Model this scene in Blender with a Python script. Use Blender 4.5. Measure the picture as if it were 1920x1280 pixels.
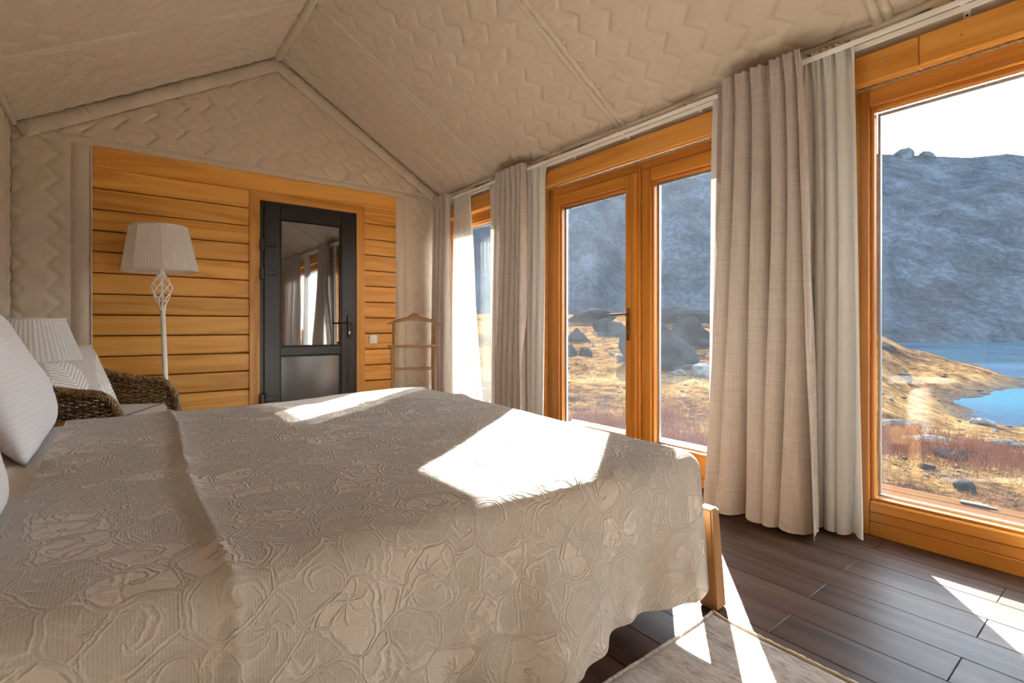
import bpy, bmesh, math, random
import numpy as np
from mathutils import Vector, Matrix

for _o in list(bpy.data.objects):
    bpy.data.objects.remove(_o)
SC = bpy.context.scene
COL = SC.collection
PI = math.pi
random.seed(7)

# ------------------------------------------------------------------ camera, sky, sun, exposure
YAW = math.radians(37.8)                      # camera looks this far right of the room's long axis
FPX = 947.0
HOR = 612.0
CH = 1.0                                      # camera height
cam_d = bpy.data.cameras.new('camera')
cam = bpy.data.objects.new('camera', cam_d)
COL.objects.link(cam)
cam_d.sensor_width = 36.0
cam_d.lens = FPX / 1920 * 36.0
cam_d.shift_y = -(640 - HOR) / 1920
cam_d.clip_start = 0.03
cam_d.clip_end = 2000
cam.location = (0, 0, CH)
cam.rotation_euler = (PI / 2, 0, -YAW)
SC.camera = cam

SUN_EL = math.radians(26.0)
SUN_H = (0.795, 0.607)                        # horizontal direction towards the sun
SUN_STRENGTH = 23.0
SKY_STRENGTH = 2.5
SC.view_settings.view_transform = 'Standard'
SC.view_settings.look = 'None'
SC.view_settings.gamma = 1.0
SC.view_settings.use_curve_mapping = False
SC.view_settings.exposure = 2.15
SC.cycles.max_bounces = 9
SC.cycles.diffuse_bounces = 5
SC.cycles.glossy_bounces = 3
SC.cycles.transmission_bounces = 4
SC.cycles.transparent_max_bounces = 12
SC.cycles.caustics_reflective = False
SC.cycles.caustics_refractive = False
SC.cycles.sample_clamp_indirect = 8.0
SC.cycles.use_adaptive_sampling = True
SC.cycles.adaptive_threshold = 0.04


def S(r, g, b):
    """sRGB 0-255 to linear rgba"""
    def f(c):
        c /= 255.0
        return c / 12.92 if c <= 0.04045 else ((c + 0.055) / 1.055) ** 2.4
    return (f(r), f(g), f(b), 1.0)


world = bpy.data.worlds.new('sky')
SC.world = world
world.use_nodes = True
wn = world.node_tree
wn.nodes.clear()
wo = wn.nodes.new('ShaderNodeOutputWorld')
wb = wn.nodes.new('ShaderNodeBackground')
wb.inputs['Strength'].default_value = SKY_STRENGTH
wtc = wn.nodes.new('ShaderNodeTexCoord')
wsx = wn.nodes.new('ShaderNodeSeparateXYZ')
wr = wn.nodes.new('ShaderNodeValToRGB')
e = wr.color_ramp.elements
e[0].position = 0.0; e[0].color = (0.88, 0.93, 1.0, 1)
e[1].position = 1.0; e[1].color = (0.66, 0.78, 1.0, 1)
wn.links.new(wtc.outputs['Generated'], wsx.inputs[0])
wn.links.new(wsx.outputs['Z'], wr.inputs['Fac'])
wn.links.new(wr.outputs['Color'], wb.inputs['Color'])
wn.links.new(wb.outputs[0], wo.inputs[0])

sun_d = bpy.data.lights.new('sun', 'SUN')
sun_d.energy = SUN_STRENGTH
sun_d.angle = math.radians(0.55)
sun_d.color = (1.0, 0.975, 0.95)
sun = bpy.data.objects.new('sun', sun_d)
COL.objects.link(sun)
_sd = Vector((SUN_H[0] * math.cos(SUN_EL), SUN_H[1] * math.cos(SUN_EL), math.sin(SUN_EL)))
sun.rotation_euler = _sd.to_track_quat('Z', 'Y').to_euler()
sun.location = (30, 23, 20)

# ------------------------------------------------------------------ helpers: noise
def _hash(ix, iy, seed):
    h = (ix.astype(np.int64) * 374761393 + iy.astype(np.int64) * 668265263 + seed * 1442695041) & 0x7fffffff
    h = ((h ^ (h >> 13)) * 1274126177) & 0x7fffffff
    h = h ^ (h >> 16)
    return (h & 0xffff) / 65535.0


def vn(x, y, seed=0):
    x = np.asarray(x, float); y = np.asarray(y, float)
    x, y = np.broadcast_arrays(x, y)
    ix = np.floor(x); iy = np.floor(y)
    fx = x - ix; fy = y - iy
    fx = fx * fx * fx * (fx * (fx * 6 - 15) + 10); fy = fy * fy * fy * (fy * (fy * 6 - 15) + 10)
    a = _hash(ix, iy, seed); b = _hash(ix + 1, iy, seed)
    c = _hash(ix, iy + 1, seed); d = _hash(ix + 1, iy + 1, seed)
    return (a * (1 - fx) + b * fx) * (1 - fy) + (c * (1 - fx) + d * fx) * fy - 0.5


def fbm(x, y, seed=0, oct=4):
    s = 0; a = 1.0
    for k in range(oct):
        s = s + a * vn(np.asarray(x) * 2 ** k, np.asarray(y) * 2 ** k, seed + 17 * k)
        a *= 0.5
    return s


def sstep(a, b, x):
    t = np.clip((np.asarray(x, float) - a) / (b - a), 0, 1)
    return t * t * (3 - 2 * t)


# ------------------------------------------------------------------ helpers: objects
def new_mesh(name, verts, faces, smooth=False, uv=None, attr=None):
    me = bpy.data.meshes.new(name)
    me.from_pydata([tuple(v) for v in verts], [], [tuple(f) for f in faces])
    if smooth:
        me.polygons.foreach_set('use_smooth', [True] * len(me.polygons))
    if uv is not None:
        lay = me.uv_layers.new(name='UVMap')
        idx = np.empty(len(me.loops), int)
        me.loops.foreach_get('vertex_index', idx)
        lay.data.foreach_set('uv', np.asarray(uv, float)[idx].ravel())
    if attr is not None:
        for k, v in attr.items():
            at = me.attributes.new(k, 'FLOAT', 'POINT')
            at.data.foreach_set('value', np.asarray(v, float).ravel())
    me.update()
    return me


def obj(name, me, mat, parent=None, loc=None, rotz=None):
    o = bpy.data.objects.new(name, me)
    COL.objects.link(o)
    if mat is not None and me is not None and len(me.materials) == 0:
        me.materials.append(mat)
    if parent is not None:
        o.parent = parent
    if loc is not None:
        o.location = loc
    if rotz is not None:
        o.rotation_euler = (0, 0, rotz)
    return o


def tag(o, label, cat, group=None):
    o['label'] = label
    o['category'] = cat
    if group:
        o['group'] = group
    return o


def thing(name, label, cat, loc=(0, 0, 0), rotz=0.0, group=None):
    o = bpy.data.objects.new(name, None)
    o.empty_display_size = 0.1
    COL.objects.link(o)
    o.location = loc
    o.rotation_euler = (0, 0, rotz)
    return tag(o, label, cat, group)


def struct(name, me, mat, label=None):
    o = obj(name, me, mat)
    o['kind'] = 'structure'
    if label:
        o['label'] = label
    return o


class MB:
    def __init__(self):
        self.v = []; self.f = []

    def add(self, v, f):
        n = len(self.v)
        self.v.extend([tuple(p) for p in v])
        self.f.extend([tuple(i + n for i in q) for q in f])
        return self

    def box(self, x0, x1, y0, y1, z0, z1, c=0.0):
        if x0 > x1: x0, x1 = x1, x0
        if y0 > y1: y0, y1 = y1, y0
        if z0 > z1: z0, z1 = z1, z0
        if c <= 0:
            v = [(x, y, z) for x in (x0, x1) for y in (y0, y1) for z in (z0, z1)]
            f = [(0, 1, 3, 2), (4, 6, 7, 5), (0, 4, 5, 1), (2, 3, 7, 6), (0, 2, 6, 4), (1, 5, 7, 3)]
            return self.add(v, f)
        c = min(c, (x1 - x0) * .49, (y1 - y0) * .49, (z1 - z0) * .49)
        lo = (x0, y0, z0); hi = (x1, y1, z1)
        v = []; idx = {}
        for sx in (0, 1):
            for sy in (0, 1):
                for sz in (0, 1):
                    s = (sx, sy, sz)
                    for ax in range(3):
                        p = []
                        for k in range(3):
                            base = hi[k] if s[k] else lo[k]
                            if k != ax:
                                base += -c if s[k] else c
                            p.append(base)
                        idx[(s, ax)] = len(v); v.append(tuple(p))
        f = []
        ctr = Vector(((x0 + x1) / 2, (y0 + y1) / 2, (z0 + z1) / 2))

        def put(q):
            a, b, d = (Vector(v[i]) for i in q[:3])
            n = (b - a).cross(d - a)
            m = sum((Vector(v[i]) for i in q), Vector()) / len(q) - ctr
            f.append(tuple(q) if n.dot(m) > 0 else tuple(reversed(q)))
        for ax in range(3):
            o1, o2 = [k for k in range(3) if k != ax]
            for s in (0, 1):
                q = []
                for (a, b) in ((0, 0), (1, 0), (1, 1), (0, 1)):
                    t = [0, 0, 0]; t[ax] = s; t[o1] = a; t[o2] = b
                    q.append(idx[(tuple(t), ax)])
                put(q)
            for a in (0, 1):
                for b in (0, 1):
                    t0 = [0, 0, 0]; t0[o1] = a; t0[o2] = b; t1 = list(t0); t1[ax] = 1
                    put([idx[(tuple(t0), o1)], idx[(tuple(t1), o1)], idx[(tuple(t1), o2)], idx[(tuple(t0), o2)]])
        for sx in (0, 1):
            for sy in (0, 1):
                for sz in (0, 1):
                    put([idx[((sx, sy, sz), k)] for k in range(3)])
        return self.add(v, f)

    def tube(self, pts, r, n=8, caps=True, closed=False):
        pts = [Vector(p) for p in pts]
        m = len(pts)
        rr = r if isinstance(r, (list, tuple, np.ndarray)) else [r] * m
        t0 = (pts[1] - pts[0]).normalized()
        ref = Vector((0, 0, 1)) if abs(t0.z) < .9 else Vector((1, 0, 0))
        u = t0.cross(ref).normalized()
        v = []
        for i, p in enumerate(pts):
            if closed:
                t = (pts[(i + 1) % m] - pts[i - 1]).normalized()
            else:
                t = (pts[min(i + 1, m - 1)] - pts[max(i - 1, 0)]).normalized()
            u = (u - t * u.dot(t))
            u = u.normalized() if u.length > 1e-6 else t.orthogonal().normalized()
            w = t.cross(u)
            for k in range(n):
                a = 2 * PI * k / n
                v.append(p + (u * math.cos(a) + w * math.sin(a)) * rr[i])
        f = []
        for i in range(m if closed else m - 1):
            j = (i + 1) % m
            for k in range(n):
                l = (k + 1) % n
                f.append((i * n + k, i * n + l, j * n + l, j * n + k))
        if caps and not closed:
            f.append(tuple(reversed(range(n))))
            f.append(tuple(range((m - 1) * n, m * n)))
        return self.add(v, f)

    def lathe(self, prof, n=24, c=(0, 0, 0), cap=True):
        v = []
        for (r, z) in prof:
            for k in range(n):
                a = 2 * PI * k / n
                v.append((c[0] + r * math.cos(a), c[1] + r * math.sin(a), c[2] + z))
        f = []
        m = len(prof)
        for i in range(m - 1):
            for k in range(n):
                l = (k + 1) % n
                f.append((i * n + k, i * n + l, (i + 1) * n + l, (i + 1) * n + k))
        if cap:
            f.append(tuple(reversed(range(n)))); f.append(tuple(range((m - 1) * n, m * n)))
        return self.add(v, f)

    def grid(self, V, wrap_u=False):
        """V: array (nu, nv, 3)"""
        nu, nv = V.shape[:2]
        f = []
        for i in range(nu if wrap_u else nu - 1):
            a = i * nv; b = ((i + 1) % nu) * nv
            f.extend([(a + j, b + j, b + j + 1, a + j + 1) for j in range(nv - 1)])
        return self.add(V.reshape(-1, 3).tolist(), f)

    def mesh(self, name, smooth=False):
        return new_mesh(name, self.v, self.f, smooth)


def part(name, mb, mat, parent, smooth=False):
    return obj(name, mb.mesh(name, smooth), mat, parent)


def grid_mesh(name, V, smooth=True, uv=None, attr=None, flip=False):
    nu, nv = V.shape[:2]
    i, j = np.meshgrid(np.arange(nu - 1), np.arange(nv - 1), indexing='ij')
    a = (i * nv + j).ravel(); b = ((i + 1) * nv + j).ravel()
    F = np.stack([a, b, b + 1, a + 1], 1)
    if flip:
        F = F[:, ::-1]
    return new_mesh(name, V.reshape(-1, 3).tolist(), F.tolist(), smooth, None if uv is None else uv.reshape(-1, 2), attr)


# ------------------------------------------------------------------ helpers: materials
class G:
    def __init__(self, name):
        self.m = bpy.data.materials.new(name)
        self.m.use_nodes = True
        self.t = self.m.node_tree
        self.t.nodes.clear()
        self.out = self.t.nodes.new('ShaderNodeOutputMaterial')

    def n(self, typ, ins=None, **kw):
        nd = self.t.nodes.new('ShaderNode' + typ)
        for k, v in kw.items():
            setattr(nd, k, v)
        if ins:
            for k, v in ins.items():
                sock = nd.inputs[k]
                if isinstance(v, tuple) and len(v) == 2 and hasattr(v[0], 'outputs'):
                    self.t.links.new(v[0].outputs[v[1]], sock)
                elif hasattr(v, 'outputs'):
                    self.t.links.new(v.outputs[0], sock)
                else:
                    sock.default_value = v
        return nd

    def math(self, op, a, b=None, c=None, clamp=False):
        nd = self.n('Math', operation=op, use_clamp=clamp)
        for i, v in enumerate((a, b, c)):
            if v is None: continue
            if isinstance(v, tuple): self.t.links.new(v[0].outputs[v[1]], nd.inputs[i])
            elif hasattr(v, 'outputs'): self.t.links.new(v.outputs[0], nd.inputs[i])
            else: nd.inputs[i].default_value = v
        return nd

    def ramp(self, fac, stops, interp='LINEAR'):
        nd = self.n('ValToRGB', {'Fac': fac})
        nd.color_ramp.interpolation = interp
        el = nd.color_ramp.elements
        el[0].position, el[0].color = stops[0]
        el[1].position, el[1].color = stops[-1]
        for p, c in stops[1:-1]:
            q = el.new(p); q.color = c
        return nd

    def mix(self, fac, a, b, blend='MIX'):
        nd = self.n('Mix', data_type='RGBA', blend_type=blend)
        for i, v in ((0, fac), (6, a), (7, b)):
            if isinstance(v, tuple) and len(v) == 2 and hasattr(v[0], 'outputs'): self.t.links.new(v[0].outputs[v[1]], nd.inputs[i])
            elif hasattr(v, 'outputs'):
                self.t.links.new(v.outputs[2] if v.bl_idname == 'ShaderNodeMix' else v.outputs[0], nd.inputs[i])
            else: nd.inputs[i].default_value = v
        return nd

    def col(self, v):
        return (v, 2) if hasattr(v, 'bl_idname') and v.bl_idname == 'ShaderNodeMix' else v

    def bsdf(self, color, rough=0.6, spec=0.4, bump=None, bs=0.3, bd=0.01, **kw):
        ins = {'Roughness': rough, 'Specular IOR Level': spec}
        ins.update(kw)
        nd = self.n('BsdfPrincipled', ins)
        if isinstance(color, tuple) and len(color) == 4: nd.inputs['Base Color'].default_value = color
        else:
            c = self.col(color)
            if isinstance(c, tuple): self.t.links.new(c[0].outputs[c[1]], nd.inputs['Base Color'])
            else: self.t.links.new(c.outputs[0], nd.inputs['Base Color'])
        if bump is not None:
            b = self.n('Bump', {'Height': bump, 'Strength': bs, 'Distance': bd})
            self.t.links.new(b.outputs[0], nd.inputs['Normal'])
        self.t.links.new(nd.outputs[0], self.out.inputs[0])
        return nd

    def surf(self, nd):
        self.t.links.new(nd.outputs[0], self.out.inputs[0])
        return self.m

    def coords(self, scale=(1, 1, 1), rand=0.0, src='Object'):
        tc = self.n('TexCoord')
        v = (tc, src)
        if rand:
            oi = self.n('ObjectInfo')
            r = self.math('MULTIPLY', (oi, 'Random'), rand)
            va = self.n('VectorMath', {0: v, 1: r}, operation='ADD')
            v = (va, 0)
        return self.n('Mapping', {'Vector': v, 'Scale': scale})


def plain(name, c, rough=0.5, spec=0.4, metal=0.0, noise=0.0, nscale=40.0):
    g = G(name)
    if noise:
        nz = g.n('TexNoise', {'Vector': g.coords(), 'Scale': nscale, 'Detail': 4.0})
        b = g.bsdf(g.mix((nz, 0), tuple([x * (1 - noise) for x in c[:3]] + [1]), tuple([min(1, x * (1 + noise)) for x in c[:3]] + [1])), rough, spec, bump=(nz, 0), bs=0.12, bd=0.003)
    else:
        nz = g.n('TexNoise', {'Vector': g.coords(), 'Scale': 120.0, 'Detail': 2.0})
        b = g.bsdf(c, rough, spec, bump=(nz, 0), bs=0.03, bd=0.001)
    b.inputs['Metallic'].default_value = metal
    return g.m


def wood(name, dark, mid, light, axis, rough=0.4, ring=9.0, fine=0.35, spec=0.4, size=1.0, bs=0.15, vary=0.12):
    g = G(name)
    sc = [7.0 / size] * 3; sc[axis] = 0.55 / size
    co = g.coords(tuple(sc), rand=37.0)
    n1 = g.n('TexNoise', {'Vector': co, 'Scale': 0.55, 'Detail': 3.0, 'Roughness': 0.5, 'Distortion': 0.35})
    rg = g.math('MULTIPLY', (n1, 0), ring)
    pp = g.math('PINGPONG', rg, 0.5)
    pp2 = g.math('MULTIPLY', pp, 2.0)
    sc2 = [150.0 / size] * 3; sc2[axis] = 2.2 / size
    n2 = g.n('TexNoise', {'Vector': g.coords(tuple(sc2), rand=11.0), 'Scale': 1.0, 'Detail': 3.0})
    f = g.math('ADD', g.math('MULTIPLY', pp2, 1 - fine), g.math('MULTIPLY', (n2, 0), fine))
    r = g.ramp(f, [(0.08, dark), (0.45, mid), (0.95, light)])
    oi = g.n('ObjectInfo')
    k = g.math('MULTIPLY_ADD', (oi, 'Random'), 2 * vary, 1 - vary)
    hsv = g.n('HueSaturation', {'Color': r, 'Value': k})
    g.bsdf(hsv, rough, spec, bump=f, bs=bs, bd=0.002)
    return g.m


def fabric(name, c, rough=0.75, weave=260.0, wr=6.0, wrs=0.35, sheen=0.3, vary=0.06, spec=0.25):
    g = G(name)
    n1 = g.n('TexNoise', {'Vector': g.coords(), 'Scale': wr, 'Detail': 6.0, 'Roughness': 0.62, 'Distortion': 0.6})
    n2 = g.n('TexNoise', {'Vector': g.coords(), 'Scale': weave, 'Detail': 2.0})
    h = g.math('MULTIPLY_ADD', (n2, 0), 0.05, (n1, 0))
    d = tuple([x * (1 - vary) for x in c[:3]] + [1]); l = tuple([min(1, x * (1 + vary)) for x in c[:3]] + [1])
    b = g.bsdf(g.mix((n1, 0), d, l), rough, spec, bump=h, bs=wrs, bd=0.012)
    b.inputs['Sheen Weight'].default_value = sheen
    return g.m


M = {}
M['quilt'] = fabric('quilted_taupe_fabric', S(205, 190, 170), rough=0.55, wr=7.0, wrs=0.22, spec=0.35)
M['quilt_border'] = fabric('taupe_border_fabric', S(203, 190, 171), rough=0.55, wr=16.0, wrs=0.5, spec=0.35)
M['dark_gap'] = plain('dark_canvas', S(58, 52, 46), 0.9, 0.1)
M['pine'] = wood('honey_pine', S(196, 132, 54), S(219, 156, 72), S(228, 170, 88), 0, rough=0.38, ring=7.0)
M['pine_v'] = wood('honey_pine_vertical', S(178, 116, 46), S(206, 144, 66), S(218, 160, 82), 2, rough=0.38, ring=6.0)
M['pine_trim_h'] = wood('honey_pine_trim', S(178, 116, 46), S(206, 144, 66), S(218, 160, 82), 0, rough=0.38, ring=6.0)
M['larch_y'] = wood('varnished_larch', S(158, 94, 34), S(188, 120, 46), S(202, 138, 62), 1, rough=0.3, ring=5.0, fine=0.5)
M['larch_z'] = wood('varnished_larch_upright', S(158, 94, 34), S(188, 120, 46), S(202, 138, 62), 2, rough=0.3, ring=5.0, fine=0.5)
M['header'] = wood('pale_larch_header', S(188, 120, 44), S(216, 150, 66), S(228, 168, 86), 1, rough=0.38, ring=5.0, fine=0.5)
M['deckwood'] = wood('weathered_sill_wood', S(46, 31, 19), S(60, 42, 27), S(68, 50, 33), 1, rough=0.7, ring=5.0, fine=0.6, spec=0.0)
M['floor'] = wood('dark_oak_laminate', S(42, 30, 24), S(70, 51, 41), S(94, 71, 58), 1, rough=0.42, ring=7.0, fine=0.55, size=1.0, vary=0.16, spec=0.22)
M['oak'] = wood('oiled_oak', S(118, 80, 44), S(148, 106, 62), S(166, 126, 78), 2, rough=0.42, ring=6.0, fine=0.55)
M['valet'] = wood('reddish_beech', S(132, 92, 58), S(154, 110, 72), S(168, 124, 84), 2, rough=0.42, ring=3.0, fine=0.5)
M['black_alu'] = plain('black_door_profile', S(17, 18, 20), 0.34, 0.5)
M['black_plastic'] = plain('black_hardware', S(14, 14, 15), 0.3, 0.5)
M['white_metal'] = plain('white_painted_metal', S(244, 242, 238), 0.4, 0.4, noise=0.03, nscale=60)
M['white_plastic'] = plain('white_plastic', S(232, 231, 228), 0.35, 0.45)
M['white_alu'] = plain('white_sill_metal', S(228, 228, 226), 0.4, 0.5)
M['spacer'] = plain('pale_wood_block', S(200, 165, 120), 0.6)
M['bronze'] = plain('brushed_bronze', S(140, 104, 66), 0.35, 0.5, metal=0.9)
M['steel'] = plain('steel', S(190, 190, 190), 0.3, 0.5, metal=0.95)
M['hole'] = plain('screw_dark', S(38, 36, 34), 0.5)
M['spacerbar'] = plain('aluminium_glazing_spacer', S(176, 182, 188), 0.3, 0.5, metal=0.8)


def glass_mat(name, dust=0.0016, tint=(0.97, 0.985, 0.98, 1)):
    g = G(name)
    tr = g.n('BsdfTransparent', {'Color': tint})
    gl = g.n('BsdfGlossy', {'Color': (1, 1, 1, 1), 'Roughness': 0.0})
    geo = g.n('NewGeometry')
    dt = g.n('VectorMath', {0: (geo, 'Normal'), 1: (geo, 'Incoming')}, operation='DOT_PRODUCT')
    fr = g.math('MULTIPLY_ADD', g.math('POWER', g.math('SUBTRACT', 1.0, g.math('ABSOLUTE', (dt, 'Value'))), 5.0), 0.985, 0.014, clamp=True)
    m1 = g.n('MixShader', {0: fr, 1: tr, 2: gl})
    nz = g.n('TexNoise', {'Vector': g.coords((1, 1, 1)), 'Scale': 2.5, 'Detail': 6.0, 'Roughness': 0.65})
    sp = g.n('TexNoise', {'Vector': g.coords((1, 1, 1)), 'Scale': 70.0, 'Detail': 1.0})
    spr = g.ramp((sp, 0), [(0.74, (0, 0, 0, 1)), (0.80, (1, 1, 1, 1))])
    d = g.math('MULTIPLY_ADD', spr, dust * 0.5, g.math('MULTIPLY', (nz, 0), dust * 1.6))
    tl = g.n('BsdfTranslucent', {'Color': (0.9, 0.93, 1.0, 1)})
    df = g.n('BsdfDiffuse', {'Color': (0.85, 0.87, 0.9, 1)})
    du = g.n('MixShader', {0: 0.25, 1: tl, 2: df})
    m2 = g.n('MixShader', {0: d, 1: m1, 2: du})
    return g.surf(m2)


M['glass'] = glass_mat('dusty_window_glass')
M['glass_hazy'] = glass_mat('hazy_door_glass', dust=0.0032)


def black_glass(name, k, rough):
    g = G(name)
    df = g.n('BsdfDiffuse', {'Color': (0.006, 0.007, 0.008, 1)})
    gl = g.n('BsdfGlossy', {'Color': (0.95, 0.97, 1, 1), 'Roughness': rough})
    nz = g.n('TexNoise', {'Vector': g.coords(), 'Scale': 1.5, 'Detail': 1.0})
    b = g.n('Bump', {'Height': (nz, 0), 'Strength': 0.02, 'Distance': 0.01})
    g.t.links.new(b.outputs[0], gl.inputs['Normal'])
    return g.surf(g.n('MixShader', {0: k, 1: df, 2: gl}))


M['black_glass'] = black_glass('black_tinted_glass', 0.26, 0.02)
M['black_panel'] = black_glass('glossy_black_panel', 0.12, 0.16)


def linen():
    g = G('greige_linen')
    a = g.n('TexNoise', {'Vector': g.coords((1, 420, 8), 0), 'Scale': 1.0, 'Detail': 2.0})
    b = g.n('TexNoise', {'Vector': g.coords((1, 8, 420), 0), 'Scale': 1.0, 'Detail': 2.0})
    w = g.math('ADD', (a, 0), (b, 0))
    r = g.ramp(g.math('MULTIPLY', w, 0.5), [(0.35, S(182, 170, 160)), (0.5, S(199, 188, 179)), (0.66, S(210, 200, 192))])
    df = g.n('BsdfDiffuse', {'Color': r, 'Roughness': 0.5})
    tl = g.n('BsdfTranslucent', {'Color': r})
    bp = g.n('Bump', {'Height': w, 'Strength': 0.25, 'Distance': 0.001})
    g.t.links.new(bp.outputs[0], df.inputs['Normal'])
    return g.surf(g.n('MixShader', {0: 0.10, 1: df, 2: tl}))


def sheer():
    g = G('white_sheer_voile')
    a = g.n('TexNoise', {'Vector': g.coords((1, 500, 6)), 'Scale': 1.0, 'Detail': 2.0})
    b = g.n('TexNoise', {'Vector': g.coords((1, 6, 500)), 'Scale': 1.0, 'Detail': 2.0})
    w = g.math('ADD', (a, 0), (b, 0))
    df = g.n('BsdfDiffuse', {'Color': S(250, 248, 243)})
    tl = g.n('BsdfTranslucent', {'Color': S(104, 102, 94)})
    tr = g.n('BsdfTransparent', {'Color': (1, 1, 1, 1)})
    m1 = g.n('MixShader', {0: 0.25, 1: df, 2: tl})
    f = g.math('MULTIPLY_ADD', w, -0.18, 0.27, clamp=True)
    return g.surf(g.n('MixShader', {0: f, 1: m1, 2: tr}))


M['linen'] = linen()
M['sheer'] = sheer()


def shade_cloth(name, c, k):
    g = G(name)
    nz = g.n('TexNoise', {'Vector': g.coords((1, 1, 0.06)), 'Scale': 90.0, 'Detail': 2.0})
    r = g.mix((nz, 0), tuple([x * .86 for x in c[:3]] + [1]), c)
    df = g.n('BsdfDiffuse', {'Color': (r, 2)})
    tl = g.n('BsdfTranslucent', {'Color': (r, 2)})
    return g.surf(g.n('MixShader', {0: k, 1: df, 2: tl}))


M['shade'] = shade_cloth('white_pleated_organza', S(252, 250, 248), 0.5)
M['shade2'] = shade_cloth('white_pleated_voile', S(250, 249, 247), 0.45)


def coverlet_mat():
    g = G('cream_matelasse')
    tc = g.n('TexCoord')
    uv = (tc, 'UV')
    # wobble the cloth coordinates so that no scroll repeats exactly
    wob = g.n('TexNoise', {'Vector': uv, 'Scale': 11.0, 'Detail': 3.0})
    wv = g.n('VectorMath', {0: (wob, 'Color'), 1: (0.5, 0.5, 0.5)}, operation='SUBTRACT')
    ws = g.n('VectorMath', {0: wv, 'Scale': 0.05}, operation='SCALE')
    p = g.n('VectorMath', {0: uv, 1: (ws, 0)}, operation='ADD')

    def cells(scale, seed, rnd=0.75):
        off = g.n('VectorMath', {0: (p, 0), 1: (seed, seed * .7, 0.0)}, operation='ADD')
        vo = g.n('TexVoronoi', {'Vector': (off, 0), 'Scale': scale, 'Randomness': rnd}, feature='F1')
        ed = g.n('TexVoronoi', {'Vector': (off, 0), 'Scale': scale, 'Randomness': rnd}, feature='DISTANCE_TO_EDGE')
        dv = g.n('VectorMath', {0: (off, 0), 1: (vo, 'Position')}, operation='SUBTRACT')
        sx = g.n('SeparateXYZ', {0: (dv, 0)})
        return vo, ed, g.math('ARCTAN2', (sx, 1), (sx, 0)), g.n('SeparateColor', {0: (vo, 'Color')})

    def cord(v, w):                                              # a pair of parallel cords
        return g.math('SUBTRACT', 1.0, g.math('DIVIDE', g.math('ABSOLUTE', g.math('SUBTRACT', v, w)), w * .8), clamp=True)
    vo, ed, ang, cs = cells(9.0, 0.0)
    sgn = g.math('SUBTRACT', g.math('MULTIPLY', g.math('GREATER_THAN', (cs, 0), 0.5), 2.0), 1.0)
    ph = g.math('MULTIPLY', g.math('MULTIPLY', ang, 1 / (2 * PI)), sgn)
    spiral = cord(g.math('PINGPONG', g.math('ADD', g.math('MULTIPLY', (vo, 'Distance'), 2.4), ph), 0.5), 0.09)
    ph2 = g.math('MULTIPLY', g.math('MULTIPLY', ang, 7 / (2 * PI)), sgn)
    petal = g.math('PINGPONG', g.math('ADD', g.math('MULTIPLY', (vo, 'Distance'), 2.8), ph2), 0.5)
    petal = g.math('SUBTRACT', 1.0, g.math('DIVIDE', petal, 0.2), clamp=True)
    ringd = g.math('SUBTRACT', 1.0, g.math('DIVIDE', g.math('ABSOLUTE', g.math('SUBTRACT', (vo, 'Distance'), 0.42)), 0.05), clamp=True)
    petal = g.math('MULTIPLY', petal, g.math('LESS_THAN', (vo, 'Distance'), 0.5))
    isp = g.math('GREATER_THAN', (cs, 1), 0.58)
    motif = g.mix(isp, spiral, petal)
    edge = cord((ed, 'Distance'), 0.035)
    vo2, ed2, ang2, cs2 = cells(23.0, 3.7, 1.0)
    vine = g.math('MULTIPLY', g.math('SUBTRACT', 1.0, g.math('DIVIDE', (ed2, 'Distance'), 0.10), clamp=True), g.math('GREATER_THAN', (cs2, 2), 0.35))
    lines = g.math('MAXIMUM', g.math('MAXIMUM', (motif, 2), edge), g.math('MULTIPLY', vine, 0.55))
    # crepe weave ground in some of the fields
    rib = g.n('TexWave', {'Vector': uv, 'Scale': 58.0, 'Distortion': 5.0, 'Detail': 2.0, 'Detail Scale': 9.0}, wave_type='BANDS', bands_direction='X')
    gsr = g.math('MULTIPLY', g.math('LESS_THAN', (cs, 2), 0.75), g.math('SUBTRACT', 1.0, lines))
    ribs = g.math('MULTIPLY', (rib, 1), gsr)
    thr = g.n('TexNoise', {'Vector': uv, 'Scale': 260.0, 'Detail': 2.0})
    puff = g.n('TexNoise', {'Vector': uv, 'Scale': 24.0, 'Detail': 3.0})
    h = g.math('ADD', g.math('MULTIPLY', lines, 0.62), g.math('MULTIPLY', ribs, 0.2))
    h = g.math('ADD', h, g.math('MULTIPLY', (thr, 0), 0.2))
    h = g.math('ADD', h, g.math('MULTIPLY', (puff, 0), 0.6))
    c = g.ramp(h, [(0.15, S(212, 204, 195)), (0.9, S(221, 214, 206)), (1.2, S(226, 219, 211))])
    bp = g.n('Bump', {'Height': h, 'Strength': 1.0, 'Distance': 0.0075})
    pr = g.n('BsdfDiffuse', {'Color': c, 'Roughness': 0.6, 'Normal': bp})
    tl = g.n('BsdfTranslucent', {'Color': S(238, 205, 160)})
    return g.surf(g.n('MixShader', {0: 0.10, 1: pr, 2: tl}))


M['coverlet'] = coverlet_mat()


def damask():
    g = G('white_pillow_cotton')
    w = g.n('TexWave', {'Vector': g.coords(), 'Scale': 18.0, 'Distortion': 3.0, 'Detail': 1.0, 'Detail Scale': 1.2}, wave_type='BANDS', bands_direction='Z')
    n1 = g.n('TexNoise', {'Vector': g.coords(), 'Scale': 5.0, 'Detail': 5.0})
    h = g.math('MULTIPLY_ADD', (w, 1), 0.05, (n1, 0))
    c = g.mix((w, 1), S(236, 239, 245), S(243, 244, 247))
    b = g.bsdf(c, 0.8, 0.2, bump=h, bs=0.25, bd=0.02)
    return g.m


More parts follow.
